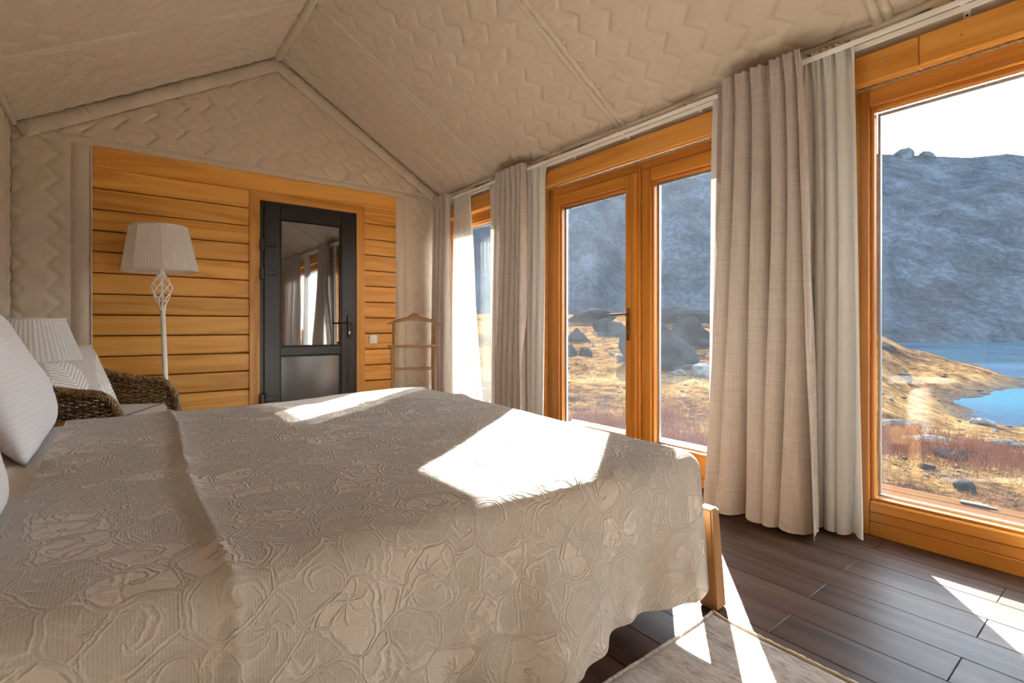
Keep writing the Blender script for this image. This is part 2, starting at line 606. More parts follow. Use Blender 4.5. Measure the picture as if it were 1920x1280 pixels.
M['pillow'] = damask()
M['sheet'] = fabric('white_sheet_cotton', S(238, 239, 242), rough=0.85, wr=5.0, wrs=0.5, sheen=0.1, vary=0.01)
M['mattress'] = fabric('white_mattress_ticking', S(228, 226, 222), rough=0.85, wr=10.0, wrs=0.2)
M['seatpad'] = fabric('mauve_grey_canvas', S(176, 160, 148), rough=0.85, wr=5.0, wrs=0.25)
M['cord'] = plain('dark_piping', S(84, 74, 66), 0.7)


def wicker_mat(name, k):
    g = G(name)
    nz = g.n('TexNoise', {'Vector': g.coords((1, 1, 1)), 'Scale': 55.0, 'Detail': 3.0})
    r = g.ramp((nz, 0), [(0.3, S(62 * k, 46 * k, 30 * k)), (0.52, S(118 * k, 94 * k, 64 * k)), (0.75, S(160 * k, 134 * k, 96 * k))])
    g.bsdf(r, 0.5, 0.4, bump=(nz, 0), bs=0.2, bd=0.002)
    return g.m


M['wicker'] = wicker_mat('brown_wicker', 1.15)
M['wicker_rim'] = wicker_mat('brown_wicker_rim', 1.25)
M['wicker_dark'] = wicker_mat('dark_wicker_stakes', 0.7)


def fern_mat():
    g = G('fern_print_cotton')
    at = g.n('Attribute', attribute_name='motif')
    n1 = g.n('TexNoise', {'Vector': g.coords(), 'Scale': 180.0, 'Detail': 2.0})
    c = g.mix((at, 'Fac'), S(206, 200, 194), S(244, 242, 238))
    h = g.math('MULTIPLY_ADD', (at, 'Fac'), 1.0, g.math('MULTIPLY', (n1, 0), 0.25))
    g.bsdf(c, 0.85, 0.15, bump=h, bs=0.5, bd=0.004)
    return g.m


M['fern'] = fern_mat()


def rug_mat():
    g = G('distressed_beige_rug')
    n1 = g.n('TexNoise', {'Vector': g.coords((9, 3, 1)), 'Scale': 1.6, 'Detail': 7.0, 'Roughness': 0.7})
    n2 = g.n('TexNoise', {'Vector': g.coords((60, 14, 1)), 'Scale': 1.6, 'Detail': 4.0, 'Roughness': 0.7})
    n3 = g.n('TexNoise', {'Vector': g.coords(), 'Scale': 420.0, 'Detail': 2.0})
    f = g.math('ADD', g.math('MULTIPLY', (n1, 0), 0.5), g.math('MULTIPLY', (n2, 0), 0.5))
    r = g.ramp(f, [(0.34, S(120, 108, 100)), (0.46, S(172, 158, 146)), (0.56, S(198, 186, 174)), (0.7, S(214, 204, 194))])
    h = g.math('ADD', (n3, 0), f)
    g.bsdf(r, 0.95, 0.1, bump=h, bs=0.6, bd=0.004)
    return g.m


M['rug'] = rug_mat()
M['rug_edge'] = plain('yellowish_rug_binding', S(206, 192, 160), 0.9, 0.1, noise=0.2, nscale=180)
M['jute'] = plain('jute_rope', S(166, 142, 108), 0.9, 0.1, noise=0.35, nscale=220)


def ground_mat():
    g = G('dry_tundra_ground')
    n1 = g.n('TexNoise', {'Vector': g.coords((1, 1, 1)), 'Scale': 0.16, 'Detail': 8.0, 'Roughness': 0.62})
    n2 = g.n('TexNoise', {'Vector': g.coords((1, 1, 1)), 'Scale': 1.7, 'Detail': 8.0, 'Roughness': 0.7})
    n3 = g.n('TexNoise', {'Vector': g.coords((1, 1, 1)), 'Scale': 14.0, 'Detail': 5.0, 'Roughness': 0.7})
    f = g.math('ADD', g.math('MULTIPLY', (n1, 0), 0.5), g.math('MULTIPLY', (n2, 0), 0.5))
    a = g.ramp(f, [(0.40, S(18, 11, 9)), (0.46, S(44, 29, 19)), (0.52, S(68, 50, 28)), (0.60, S(86, 70, 47))])
    st = g.ramp((n3, 0), [(0.34, (0.18, 0.17, 0.17, 1)), (0.5, (0.9, 0.9, 0.9, 1)), (0.66, (1.8, 1.75, 1.7, 1))])
    c = g.mix(1.0, a, st, 'MULTIPLY')
    # pebbles where the ground comes close to the lake
    geo = g.n('NewGeometry')
    sx = g.n('SeparateXYZ', {0: (geo, 'Position')})
    sh = g.math('SUBTRACT', 1.0, g.math('DIVIDE', g.math('ADD', (sx, 2), 4.1), 0.8), clamp=True)
    pb = g.ramp((n3, 0), [(0.38, S(8, 9, 10)), (0.5, S(20, 21, 23)), (0.62, S(48, 50, 54))])
    c2 = g.mix(sh, (c, 2), pb)
    h = g.math('ADD', (n3, 0), (n2, 0))
    bp = g.n('Bump', {'Height': h, 'Strength': 0.8, 'Distance': 0.08})
    return g.surf(g.n('BsdfDiffuse', {'Color': (c2, 2), 'Normal': bp}))


def rock_mat(name, dark, light):
    g = G(name)
    n1 = g.n('TexNoise', {'Vector': g.coords(rand=20.0), 'Scale': 1.6, 'Detail': 10.0, 'Roughness': 0.68})
    n2 = g.n('TexVoronoi', {'Vector': g.coords(rand=20.0), 'Scale': 2.2}, feature='DISTANCE_TO_EDGE')
    r = g.ramp((n1, 0), [(0.34, dark), (0.62, light)])
    h = g.math('ADD', (n1, 0), g.math('MULTIPLY', (n2, 0), 0.6))
    bp = g.n('Bump', {'Height': h, 'Strength': 0.9, 'Distance': 0.15})
    return g.surf(g.n('BsdfDiffuse', {'Color': r, 'Normal': bp}))


def matte(name, c, k, sc):
    g = G(name)
    nz = g.n('TexNoise', {'Vector': g.coords(), 'Scale': float(sc), 'Detail': 4.0})
    m = g.mix((nz, 0), tuple([x * (1 - k) for x in c[:3]] + [1]), tuple([x * (1 + k) for x in c[:3]] + [1]))
    return g.surf(g.n('BsdfDiffuse', {'Color': (m, 2)}))


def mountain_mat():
    g = G('haze_tinted_mountain_rock')
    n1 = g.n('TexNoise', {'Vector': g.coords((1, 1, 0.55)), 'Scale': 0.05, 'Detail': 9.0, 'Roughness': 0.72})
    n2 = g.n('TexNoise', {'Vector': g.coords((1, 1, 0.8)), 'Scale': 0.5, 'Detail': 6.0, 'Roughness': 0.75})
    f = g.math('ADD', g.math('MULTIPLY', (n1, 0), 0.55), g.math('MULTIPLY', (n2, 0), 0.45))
    r = g.ramp(f, [(0.40, S(22, 28, 34)), (0.5, S(35, 43, 51)), (0.60, S(52, 61, 70))])  # blue grey carries the aerial haze, painted into the rock colour
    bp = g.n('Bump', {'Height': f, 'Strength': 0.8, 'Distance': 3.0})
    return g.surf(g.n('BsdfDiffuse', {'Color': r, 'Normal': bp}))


def lake_mat():
    g = G('blue_lake_water')
    n1 = g.n('TexNoise', {'Vector': g.coords((1, 1, 1)), 'Scale': 1.6, 'Detail': 5.0, 'Roughness': 0.6})
    n2 = g.n('TexNoise', {'Vector': g.coords((1, 1, 1)), 'Scale': 0.03, 'Detail': 2.0})
    r = g.ramp((n2, 0), [(0.4, S(7, 22, 38)), (0.6, S(12, 42, 54))])
    bp = g.n('Bump', {'Height': (n1, 0), 'Strength': 0.7, 'Distance': 0.2})
    df = g.n('BsdfDiffuse', {'Color': r, 'Normal': bp})
    gl = g.n('BsdfGlossy', {'Color': (1, 1, 1, 1), 'Roughness': 0.2, 'Normal': bp})
    return g.surf(g.n('MixShader', {0: 0.035, 1: df, 2: gl}))


M['ground'] = ground_mat()
M['rock_dark'] = rock_mat('dark_boulder_rock', S(11, 14, 17), S(32, 36, 40))
M['rock_light'] = rock_mat('pale_lichen_rock', S(34, 36, 39), S(80, 81, 80))
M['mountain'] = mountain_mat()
M['lake'] = lake_mat()
M['shrub'] = matte('rusty_dwarf_shrub', S(84, 50, 36), 0.5, 9)
M['grass'] = matte('straw_grass', S(104, 80, 46), 0.35, 9)

# ------------------------------------------------------------------ room dimensions
XL, XR, YB, YF = -0.60, 2.84, 4.90, -1.80       # left wall, window wall, plank wall, wall behind the camera
XM, ZE, ZR = 1.12, 2.42, 3.44                   # ridge line, eave and ridge height
SLOPE = (ZR - ZE) / (XR - XM)


def roof_z(x):
    return ZR - SLOPE * abs(x - XM)


# ------------------------------------------------------------------ floor
slab = MB().box(XL - .12, 3.0, YF - .12, YB + .12, -0.20, -0.012)
floor = struct('floor', slab.mesh('floor'), M['dark_gap'], 'dark brown oak laminate floor in long planks')
PWID = 0.1667
for k in range(21):
    x1 = 2.844 - PWID * k; x0 = x1 - PWID
    if k == 0: x1 = 2.842
    x0 = max(x0, XL)
    y = (0.80 if k % 2 == 0 else 0.376) + random.uniform(-.01, .01) - 3.87
    while y < YB:
        a = max(y, YF); b = min(y + 1.29, YB)
        if b - a > 0.02:
            mb = MB().box(x0 + .0007, x1 - .0007, a + .0007, b - .0007, -0.012, 0.0, 0.0016)
            part('plank', mb, M['floor'], floor)
        y += 1.29

# ------------------------------------------------------------------ quilted fabric
def quilt_h(a, b, seed, S_=0.195, P=0.18, A=0.042, H=0.018):
    """puffed honeycomb stitching: zigzag stitch lines run along a, spaced along b"""
    wob = 0.014 * vn(a * 3, b * 3, seed) + 0.006 * vn(a * 11, b * 11, seed + 3)
    bb = b + wob; aa = a + 0.016 * vn(a * 4 + 9, b * 4, seed + 1)
    i0 = np.round(bb / S_)
    dmin = np.full(np.shape(bb), 9.0)
    tri = 2 * np.abs(2 * (aa / P - np.floor(aa / P + 0.5))) - 1
    cosf = 1 / math.sqrt(1 + (4 * A / P) ** 2)
    for di in (-1, 0, 1):
        i = i0 + di
        sg = np.where(np.mod(i, 2) == 0, 1.0, -1.0)
        dmin = np.minimum(dmin, np.abs(bb - (i * S_ + A * sg * tri)) * cosf)
    # fainter links between neighbouring zigzags
    ii = np.floor(bb / S_)
    ph = np.where(np.mod(ii, 2) == 0, 0.0, 0.5)
    ac = aa / P - ph
    dl = np.abs(ac - np.round(ac)) * P
    fr = bb / S_ - ii
    link = np.where((fr > A / S_) & (fr < 1 - A / S_), dl, 9.0)
    puff = 1 - .75 * np.exp(-(dmin / 0.009)) - .25 * np.exp(-(dmin / 0.035))
    puff2 = 1 - 0.35 * np.exp(-(link / 0.012) ** 1.0)
    return H * (puff * puff2) + 0.004 * fbm(a * 5, b * 9, seed + 5, 4)


def quilt(name, org, A, B, Nn, a0, a1, b0, b1, seed, mat='quilt', parent=None, step=0.013, atop=None, abot=None, H=0.018, bulge=0.0, pattern=True, wr=0.0, pinch=0.012, gather=0.0):
    """sheet spanned by A (along the zigzag) and B, raised along Nn; atop(b)/abot(b) bound a"""
    nb = max(3, int((b1 - b0) / step)); na = max(3, int((a1 - a0) / step))
    b = np.linspace(b0, b1, nb)[:, None] + np.zeros((1, na))
    lo = (np.full((nb, 1), a0) if abot is None else abot(b[:, :1]))
    hi = (np.full((nb, 1), a1) if atop is None else atop(b[:, :1]))
    t = np.linspace(0, 1, na)[None, :]
    a = lo + (hi - lo) * t
    if pattern:
        h = quilt_h(a, b, seed, H=H)
    else:
        h = 0.008 + 0.003 * fbm(a * 6, b * 6, seed, 4)
    if wr:
        h = h + wr * (np.abs(vn(b * 26 + 4 * vn(a * 3, b * 3, seed), a * 2.5, seed + 31)) + .5 * vn(b * 60, a * 5, seed + 7))
    if gather:
        h = h + gather * (vn(a * 34 + 5 * vn(a * 4, 0, seed), b * 6, seed + 41) + .6 * vn(a * 80, b * 12, seed + 43))
    eb = np.minimum(b - b0, b1 - b); ea = np.minimum(a - lo, hi - a)
    ed = np.minimum(eb, ea)
    tb = (b - b0) / (b1 - b0)
    h = h + bulge * np.sin(PI * np.clip(tb, 0, 1)) * np.sin(PI * t) - pinch * np.exp(-(ed / 0.018) ** 1.5)
    org = np.array(org, float); A = np.array(A, float); B = np.array(B, float); Nn = np.array(Nn, float)
    V = org + a[..., None] * A + b[..., None] * B + h[..., None] * Nn
    fl = np.dot(np.cross(B, A), Nn) < 0
    me = grid_mesh(name, V, True, flip=fl)
    return obj(name, me, M[mat], parent)


# ------------------------------------------------------------------ ceiling
TH = 0.03
mb = MB()
for s in (1, -1):
    xe = XR + .16 if s > 0 else XL - .16
    z0 = roof_z(xe)
    v = [(XM, YF - .1, ZR + .03), (xe, YF - .1, z0 + .03), (xe, YB + .15, z0 + .03), (XM, YB + .15, ZR + .03),
         (XM, YF - .1, ZR + .10), (xe, YF - .1, z0 + .10), (xe, YB + .15, z0 + .10), (XM, YB + .15, ZR + .10)]
    mb.add(v, [(0, 1, 2, 3), (7, 6, 5, 4), (0, 4, 5, 1), (1, 5, 6, 2), (2, 6, 7, 3), (3, 7, 4, 0)])
ceiling = struct('ceiling', mb.mesh('ceiling'), M['dark_gap'], 'pitched tent ceiling lined with quilted taupe fabric')
SL = math.hypot(XR - XM, ZR - ZE)
SEAMS = [YB + .012, 3.885, 2.36, 0.80, -0.75, YF]
for s in (1, -1):
    A = (s * (XR - XM) / SL, 0, -(ZR - ZE) / SL)        # down the slope
    Nn = (-s * (ZR - ZE) / SL, 0, -(XR - XM) / SL)
    for i in range(5):
        y1, y0 = SEAMS[i], SEAMS[i + 1]
        st = 0.0085 if y1 > 0.9 else 0.025
        quilt('quilted_panel', (XM, 0, ZR), A, (0, 1, 0), Nn, 0.02, SL - .01, y0 + .012, y1 - .012, 11 + i + (20 if s < 0 else 0),
              parent=ceiling, step=st, bulge=0.03 if i else 0.015, wr=0.012 if (i == 0 and s > 0) else 0.004)
    for i in range(1, 5):                               # padded seam rolls down the slope
        for off in (-.023, .023):
            ts = np.linspace(0.03, 1, 90)
            p = [(XM + A[0] * SL * t + Nn[0] * .008, SEAMS[i] + off + .008 * float(vn(t * 9, i * 3.3 + off * 100, 5)), ZR + A[2] * SL * t + Nn[2] * .008) for t in ts]
            r = [0.024 + .010 * float(vn(t * 60, i + off * 50, 9)) for t in ts]
            part('seam_roll', MB().tube(p, r, 8), M['quilt_border'], ceiling, True)
ys = np.linspace(YF, YB - .05, 260)
part('ridge_roll', MB().tube([(XM + .004 * math.sin(y * 5), y, ZR - .030) for y in ys], [0.036 + .006 * float(vn(y * 22, 1, 3)) for y in ys], 12), M['quilt_border'], ceiling, True)
for xs, s in ((XR - .03, 1), (XL + .02, -1)):
    part('eave_roll', MB().tube([(xs + .014 * float(vn(y * 4, 2, 8)), y, roof_z(xs) - .022 + .014 * float(vn(y * 5, 7, 4))) for y in ys],
                                [0.020 + .009 * float(vn(y * 30, 5, 6)) for y in ys], 8), M['quilt_border'], ceiling, True)

# ------------------------------------------------------------------ back wall (planks, quilted gable)
PX0, PX1, PZ = -0.166, 2.27, 2.352
mb = MB()
gv = [(XL - .12, 0), (XR + .12, 0), (XR + .12, roof_z(XR + .12) + .06), (XM, ZR + .06), (XL - .12, roof_z(XL - .12) + .06)]
v = [(x, YB + .035, z) for x, z in gv] + [(x, YB + .14, z) for x, z in gv]
f = [(0, 1, 2, 3, 4), (9, 8, 7, 6, 5)] + [(i, i + 5, (i + 1) % 5 + 5, (i + 1) % 5) for i in range(5)]
wall_back = struct('wall_back', new_mesh('wall_back', v, f), M['quilt_border'], 'end wall of honey pine planks below a quilted fabric gable')
DX0, DX1, DZ = 0.975, 1.847, 2.119               # door opening
TX0, TX1, TZ = 0.892, 1.931, 2.194               # outside of the door trim
part('plank', MB().box(PX0, PX1, YB - .004, YB + .034, TZ + .001, PZ, .004), M['pine'], wall_back)
zt = TZ
k = 0
while zt > 0.0:
    zb = max(zt - .1585, 0.0)
    for (a, b) in ((PX0, TX0), (TX1, PX1)):
        mb = MB()
        # plank with a rounded, undercut lower lip so that the joints read as shadow lines
        y0 = YB; pr = [(y0 + .028, zb + .006), (y0 + .014, zb + .006), (y0 + .005, zb + .009), (y0, zb + .018), (y0 - .001, zb + .07), (y0 + .001, zt - .006), (y0 + .004, zt - .001), (y0 + .028, zt - .001)]
        if zt - zb < .05: pr = [(y0 + .034, zb), (y0, zb), (y0, zt - .001), (y0 + .034, zt - .001)]
        n = len(pr)
        vv = [(a + .001, y, z) for y, z in pr] + [(b - .001, y, z) for y, z in pr]
        ff = [tuple(reversed(range(n))), tuple(range(n, 2 * n))] + [(i, (i + 1) % n, n + (i + 1) % n, n + i) for i in range(n)]
        mb.add(vv, ff)
        part('plank', mb, M['pine'], wall_back)
    zt = zb
    k += 1
part('joint_shade_board', MB().box(PX0 + .002, PX1 - .002, YB + .029, YB + .0345, 0, PZ - .01), M['dark_gap'], wall_back)  # dark sheet added behind the planks so the gaps read as shade
AV = (0, 0, 1); BX = (1, 0, 0); NB = (0, -1, 0)
gb = 0.12                                           # padded border along the roof line
quilt('gable_panel', (0, YB + .02, 0), AV, BX, NB, PZ + .0, 3.35, XL + .10, XR - .10, 51, parent=wall_back, step=0.0125,
      atop=lambda b: ZR - SLOPE * np.abs(b - XM) - gb * 1.05, abot=lambda b: np.minimum(np.full(b.shape, PZ + .055), ZR - SLOPE * np.abs(b - XM) - gb * 1.06), wr=.004)
quilt('gable_hem', (0, YB + .012, 0), AV, BX, NB, PZ - .002, PZ + .06, PX0 - .3, PX1 + .1, 52, 'quilt_border', wall_back, 0.012, pattern=False, wr=.004, pinch=.008)
for s in (-1, 1):
    xe = XR - .01 if s > 0 else XL + .01
    Ln = math.hypot(xe - XM, SLOPE * abs(xe - XM))
    A = (s / math.hypot(1, SLOPE), 0, -SLOPE / math.hypot(1, SLOPE))
    B = (SLOPE / math.hypot(1, SLOPE) * -s, 0, -1 / math.hypot(1, SLOPE))
    quilt('gable_border', (XM, YB + .004, ZR + .004), A, B, NB, 0.01, Ln, 0.008, 0.118, 61 + s, 'quilt_border', wall_back, 0.009, pattern=False, wr=.0, pinch=.014, bulge=.012, gather=.010)
    # gathers across the border: short raised creases
# flanks
quilt('flank_panel', (0, YB + .02, 0), AV, BX, NB, 0.0, 2.36, XL, PX0 - .115, 71, parent=wall_back, step=0.012, wr=.003)
quilt('flank_hem', (0, YB + .008, 0), AV, BX, NB, 0.0, 2.36, PX0 - .118, PX0 - .004, 72, 'quilt_border', wall_back, 0.012, pattern=False, wr=.002, bulge=.012)
quilt('flank_panel', (0, YB + .02, 0), AV, BX, NB, 0.0, 2.40, PX1 + .10, XR, 73, parent=wall_back, step=0.012, wr=.003)
quilt('flank_hem', (0, YB + .008, 0), AV, BX, NB, 0.0, 2.36, PX1 + .004, PX1 + .105, 74, 'quilt_border', wall_back, 0.012, pattern=False, wr=.002, bulge=.010)
part('corner_bead', MB().tube([(PX0 - .003, YB - .002, z) for z in (0, 1.2, PZ)], .004, 6), M['white_plastic'], wall_back)

# door trim
def miter_trim():
    t = bpy.data.objects.new('trim_1', None); COL.objects.link(t); t['kind'] = 'structure'; t['label'] = 'honey pine trim around the black door'
    y0, y1 = YB - .014, YB + .03
    for (a, b, za, zb, nm) in ((TX0, DX0, TZ, DZ, 'trim_board'), (TX1, DX1, TZ, DZ, 'trim_board')):
        v = [(a, y0, 0), (b, y0, 0), (b, y0, zb), (a, y0, za), (a, y1, 0), (b, y1, 0), (b, y1, zb), (a, y1, za)]
        obj(nm, new_mesh(nm, v, [(0, 1, 2, 3), (7, 6, 5, 4), (0, 4, 5, 1), (1, 5, 6, 2), (2, 6, 7, 3), (3, 7, 4, 0)] if a < b else [(3, 2, 1, 0), (4, 5, 6, 7), (1, 5, 4, 0), (2, 6, 5, 1), (3, 7, 6, 2), (0, 4, 7, 3)]), M['pine_v'], t)
    g = .0012
    v = [(TX0 + g, y0, TZ), (DX0 + g, y0, DZ), (DX1 - g, y0, DZ), (TX1 - g, y0, TZ)]
    v = v + [(x, y1, z) for x, _, z in v]
    obj('trim_board', new_mesh('trim_board', v, [(0, 1, 2, 3), (7, 6, 5, 4), (0, 4, 5, 1), (1, 5, 6, 2), (2, 6, 7, 3), (3, 7, 4, 0)]), M['pine_trim_h'], t)


miter_trim()

# black door
door = bpy.data.objects.new('door_1', None); COL.objects.link(door); door['kind'] = 'structure'
door['label'] = 'black framed door with dark glass pane in the plank wall'
fx0, fx1 = DX0 + .001, DX1 - .001
mb = MB()
mb.box(fx0, fx0 + .036, YB - .008, YB + .03, 0, DZ - .001, .003)
mb.box(fx1 - .036, fx1, YB - .008, YB + .03, 0, DZ - .001, .003)
mb.box(fx0 + .036, fx1 - .036, YB - .008, YB + .03, DZ - .04, DZ - .001, .003)
part('door_frame', mb, M['black_alu'], door)
lx0, lx1, lz1 = fx0 + .030, fx1 - .030, DZ - .034
gx0, gx1, gz0, gz1 = 1.140, 1.690, 0.817, 1.965
pz0, pz1 = 0.16, 0.735
yl0, yl1 = YB - .026, YB + .03
leaf = part('door_leaf', MB().box(lx0, gx0, yl0, yl1, 0.01, lz1, .004).box(gx1, lx1, yl0, yl1, 0.01, lz1, .004)
            .box(gx0, gx1, yl0, yl1, gz1, lz1, .004).box(gx0, gx1, yl0, yl1, pz1, gz0, .004).box(gx0, gx1, yl0, yl1, 0.01, pz0, .004), M['black_alu'], door)
mb = MB()
for (a, b, c, d) in ((gx0, gx1, gz0, gz1), (gx0, gx1, pz0, pz1)):
    w = .012
    mb.box(a, a + w, yl0 + .006, yl1, c, d, .003).box(b - w, b, yl0 + .006, yl1, c, d, .003)
    mb.box(a + w, b - w, yl0 + .006, yl1, d - w, d, .003).box(a + w, b - w, yl0 + .006, yl1, c, c + w, .003)
part('glazing_bead', mb, M['black_plastic'], leaf)
part('glass_pane', MB().box(gx0 + .005, gx1 - .005, YB - .006, YB + .004, gz0 + .005, gz1 - .005), M['black_glass'], door)
part('lower_panel', MB().box(gx0 + .005, gx1 - .005, YB - .004, YB + .006, pz0 + .005, pz1 - .005), M['black_panel'], door)
for hz in (1.72, 1.47, .35):
    mb = MB().box(fx0 - .004, fx0 + .032, yl0 - .022, yl0 + .004, hz - .055, hz + .055, .004)
    mb.box(fx0 + .036, fx0 + .135, yl0 - .02, yl0 + .002, hz - .012, hz + .03, .004)
    mb.tube([(fx0 + .034, yl0 - .014, hz - .06), (fx0 + .034, yl0 - .014, hz + .062)], .011, 10)
    part('hinge', mb, M['black_plastic'], door)
hx = 1.765
mb = MB().box(hx - .016, hx + .016, yl0 - .010, yl0 + .001, 0.89, 1.115, .005)
hd = part('door_handle', mb, M['black_plastic'], door)
part('lever', MB().tube([(hx, yl0 - .006, 1.035), (hx, yl0 - .05, 1.035), (hx - .012, yl0 - .056, 1.035), (hx - .13, yl0 - .056, 1.033)], [.010, .010, .009, .007], 10), M['black_plastic'], hd, True)
part('lock_cylinder', MB().tube([(hx + .002, yl0 - .016, 0.945), (hx + .002, yl0, 0.945)], .009, 12).box(hx - .006, hx + .008, yl0 - .014, yl0, .925, .944, .002), M['steel'], hd)

# light switch
sw = thing('light_switch', 'square white double light switch on the pine planks beside the black door', 'light switch', (2.02, YB, .872))
part('cover_plate', MB().box(-.043, .043, -.009, 0, -.043, .043, .004), M['white_plastic'], sw)
for sx in (-1, 1):
    part('rocker', MB().box(sx * .0165 - .0155, sx * .0165 + .0155, -.013, -.009, -.031, .031, .002), M['white_plastic'], sw)

# ------------------------------------------------------------------ left wall and wall behind the camera
wall_left = struct('wall_left', MB().box(XL - .12, XL - .02, YF - .1, YB + .1, 0, roof_z(XL - .02) + .05).mesh('wall_left'), M['dark_gap'], 'side wall lined with quilted taupe fabric')
quilt('flank_panel', (XL - .012, 0, 0), AV, (0, 1, 0), (1, 0, 0), 0.0, 2.44, 2.6, YB + .02, 81, parent=wall_left, step=0.014)
quilt('flank_panel', (XL - .012, 0, 0), AV, (0, 1, 0), (1, 0, 0), 0.0, 2.40, YF, 2.6, 82, parent=wall_left, step=0.03)
mb = MB()
WX0, WX1, WZ0, WZ1 = 1.70, 2.30, 1.20, 2.05
y0, y1 = YF - .12, YF
mb.box(XL - .12, WX0, y0, y1, 0, 2.35).box(WX1, XR + .12, y0, y1, 0, 2.35).box(WX0, WX1, y0, y1, 0, WZ0).box(WX0, WX1, y0, y1, WZ1, 2.35)
v = [(XL - .12, y0, 2.35), (XR + .12, y0, 2.35), (XM, y0, ZR + .03), (XL - .12, y1, 2.35), (XR + .12, y1, 2.35), (XM, y1, ZR + .03)]
mb.add(v, [(2, 1, 0), (3, 4, 5), (0, 1, 4, 3), (1, 2, 5, 4), (2, 0, 3, 5)])
wall_front = struct('wall_front', mb.mesh('wall_front'), M['quilt'], 'fabric lined end wall with an added fill daylight window behind the camera')

# ------------------------------------------------------------------ window wall
wall_right = struct('wall_right', MB().box(XR + .02, XR + .14, YF - .1, YB + .1, 2.30, 2.40).box(XR + .0, XR + .12, 4.80, YB + .1, 0, 2.30)
                    .box(XR + .02, XR + .12, 3.17, 3.645, 0, 2.30).box(XR + .02, XR + .12, .905, 1.505, 0, 2.30).box(XR + .02, XR + .12, YF - .1, -1.15, 0, 2.30).mesh('wall_right'),
                    M['pine_v'], 'window wall with timber posts and header beams')
quilt('fabric_band', (XR + .018, 0, 0), AV, (0, 1, 0), (-1, 0, 0), 2.275, 2.425, -1.5, YB - .02, 91, 'quilt_border', wall_right, 0.014, pattern=False, wr=.006, bulge=.015)
for (ya, yb) in ((4.80, 3.26), (3.255, 0.665), (0.662, -1.5)):
    part('header_beam', MB().box(2.79, XR + .06, yb, ya, 2.152, 2.288, .005), M['header'], wall_right)
for ya in (3.255, 1.42):
    part('side_post', MB().box(2.80, XR + .06, ya - .085 if ya > 3 else ya, ya if ya > 3 else ya + .09, 0, 2.150, .004), M['header'], wall_right)
for (y, z) in ((2.45, 2.21), (1.72, 2.215), (.78, 2.222), (.52, 2.226), (.20, 2.22)):
    part('screw', MB().tube([(2.7885, y, z), (2.7915, y, z)], .005, 8), M['steel'], wall_right)


def rope(path, r, pitch, name, parent, n=3):
    mb = MB()
    P = [Vector(p) for p in path]
    L = [0]
    for i in range(1, len(P)): L.append(L[-1] + (P[i] - P[i - 1]).length)
    m = int(L[-1] / (pitch / 7))
    for s in range(n):
        pts = []
        for i in range(m + 1):
            d = L[-1] * i / m
            k = max(j for j in range(len(L)) if L[j] <= d + 1e-9); k = min(k, len(P) - 2)
            q = P[k].lerp(P[k + 1], (d - L[k]) / max(L[k + 1] - L[k], 1e-9))
            t = (P[k + 1] - P[k]).normalized()
            u = t.orthogonal().normalized(); w = t.cross(u)
            a = 2 * PI * (d / pitch + s / n)
            pts.append(q + (u * math.cos(a) + w * math.sin(a)) * r * .55)
        mb.tube(pts, r * .55, 4, caps=False)
    part(name, mb, M['jute'], parent, True)


rope([(2.842, -1.14, 2.143), (2.842, 3.160, 2.143)], .009, .034, 'jute_rope', wall_right)
rope([(2.842, 3.163, 2.14), (2.842, 3.163, .02)], .007, .030, 'jute_rope', wall_right)


def pane(parent, y0, y1, z0, z1, x=2.885, gm='glass'):
    p = part('glass_pane', MB().box(x - .003, x + .003, y0 - .004, y1 + .004, z0 - .004, z1 + .004), M[gm], parent)
    w = .012
    mb = MB().box(x + .004, x + .02, y0, y0 + w, z0, z1).box(x + .004, x + .02, y1 - w, y1, z0, z1).box(x + .004, x + .02, y0 + w, y1 - w, z0, z0 + w).box(x + .004, x + .02, y0 + w, y1 - w, z1 - w, z1)
    part('spacer', mb, M['spacerbar'], p)
    part('glass_pane', MB().box(x + .022, x + .027, y0 - .004, y1 + .004, z0 - .004, z1 + .004), M[gm], parent)
    return p


def bars(name, parent, y0, y1, z0, z1, wl, wr_, wt, wb, xa, xb, c=.004):
    """rectangular frame of four members: y1 is the far (left in view) side"""
    part(name, MB().box(xa, xb, y1 - wl, y1, z0, z1, c), M['larch_z'], parent)
    part(name, MB().box(xa, xb, y0, y0 + wr_, z0, z1, c), M['larch_z'], parent)
    part(name, MB().box(xa, xb, y0 + wr_ + .0008, y1 - wl - .0008, z1 - wt, z1, c), M['larch_y'], parent)
    part(name, MB().box(xa, xb, y0 + wr_ + .0008, y1 - wl - .0008, z0, z0 + wb, c), M['larch_y'], parent)


# window_1: narrow far window
w1 = bpy.data.objects.new('window_1', None); COL.objects.link(w1); w1['kind'] = 'structure'; w1['label'] = 'far timber window between the first two curtain groups'
bars('frame', w1, 3.65, 4.79, 0.0, 2.145, .09, .09, .10, .18, XR, 2.93)
bars('glazing_bead', w1, 3.74, 4.70, .18, 2.045, .014, .014, .014, .014, 2.868, 2.90, .003)
pane(w1, 3.754, 4.686, .194, 2.031, 2.905)

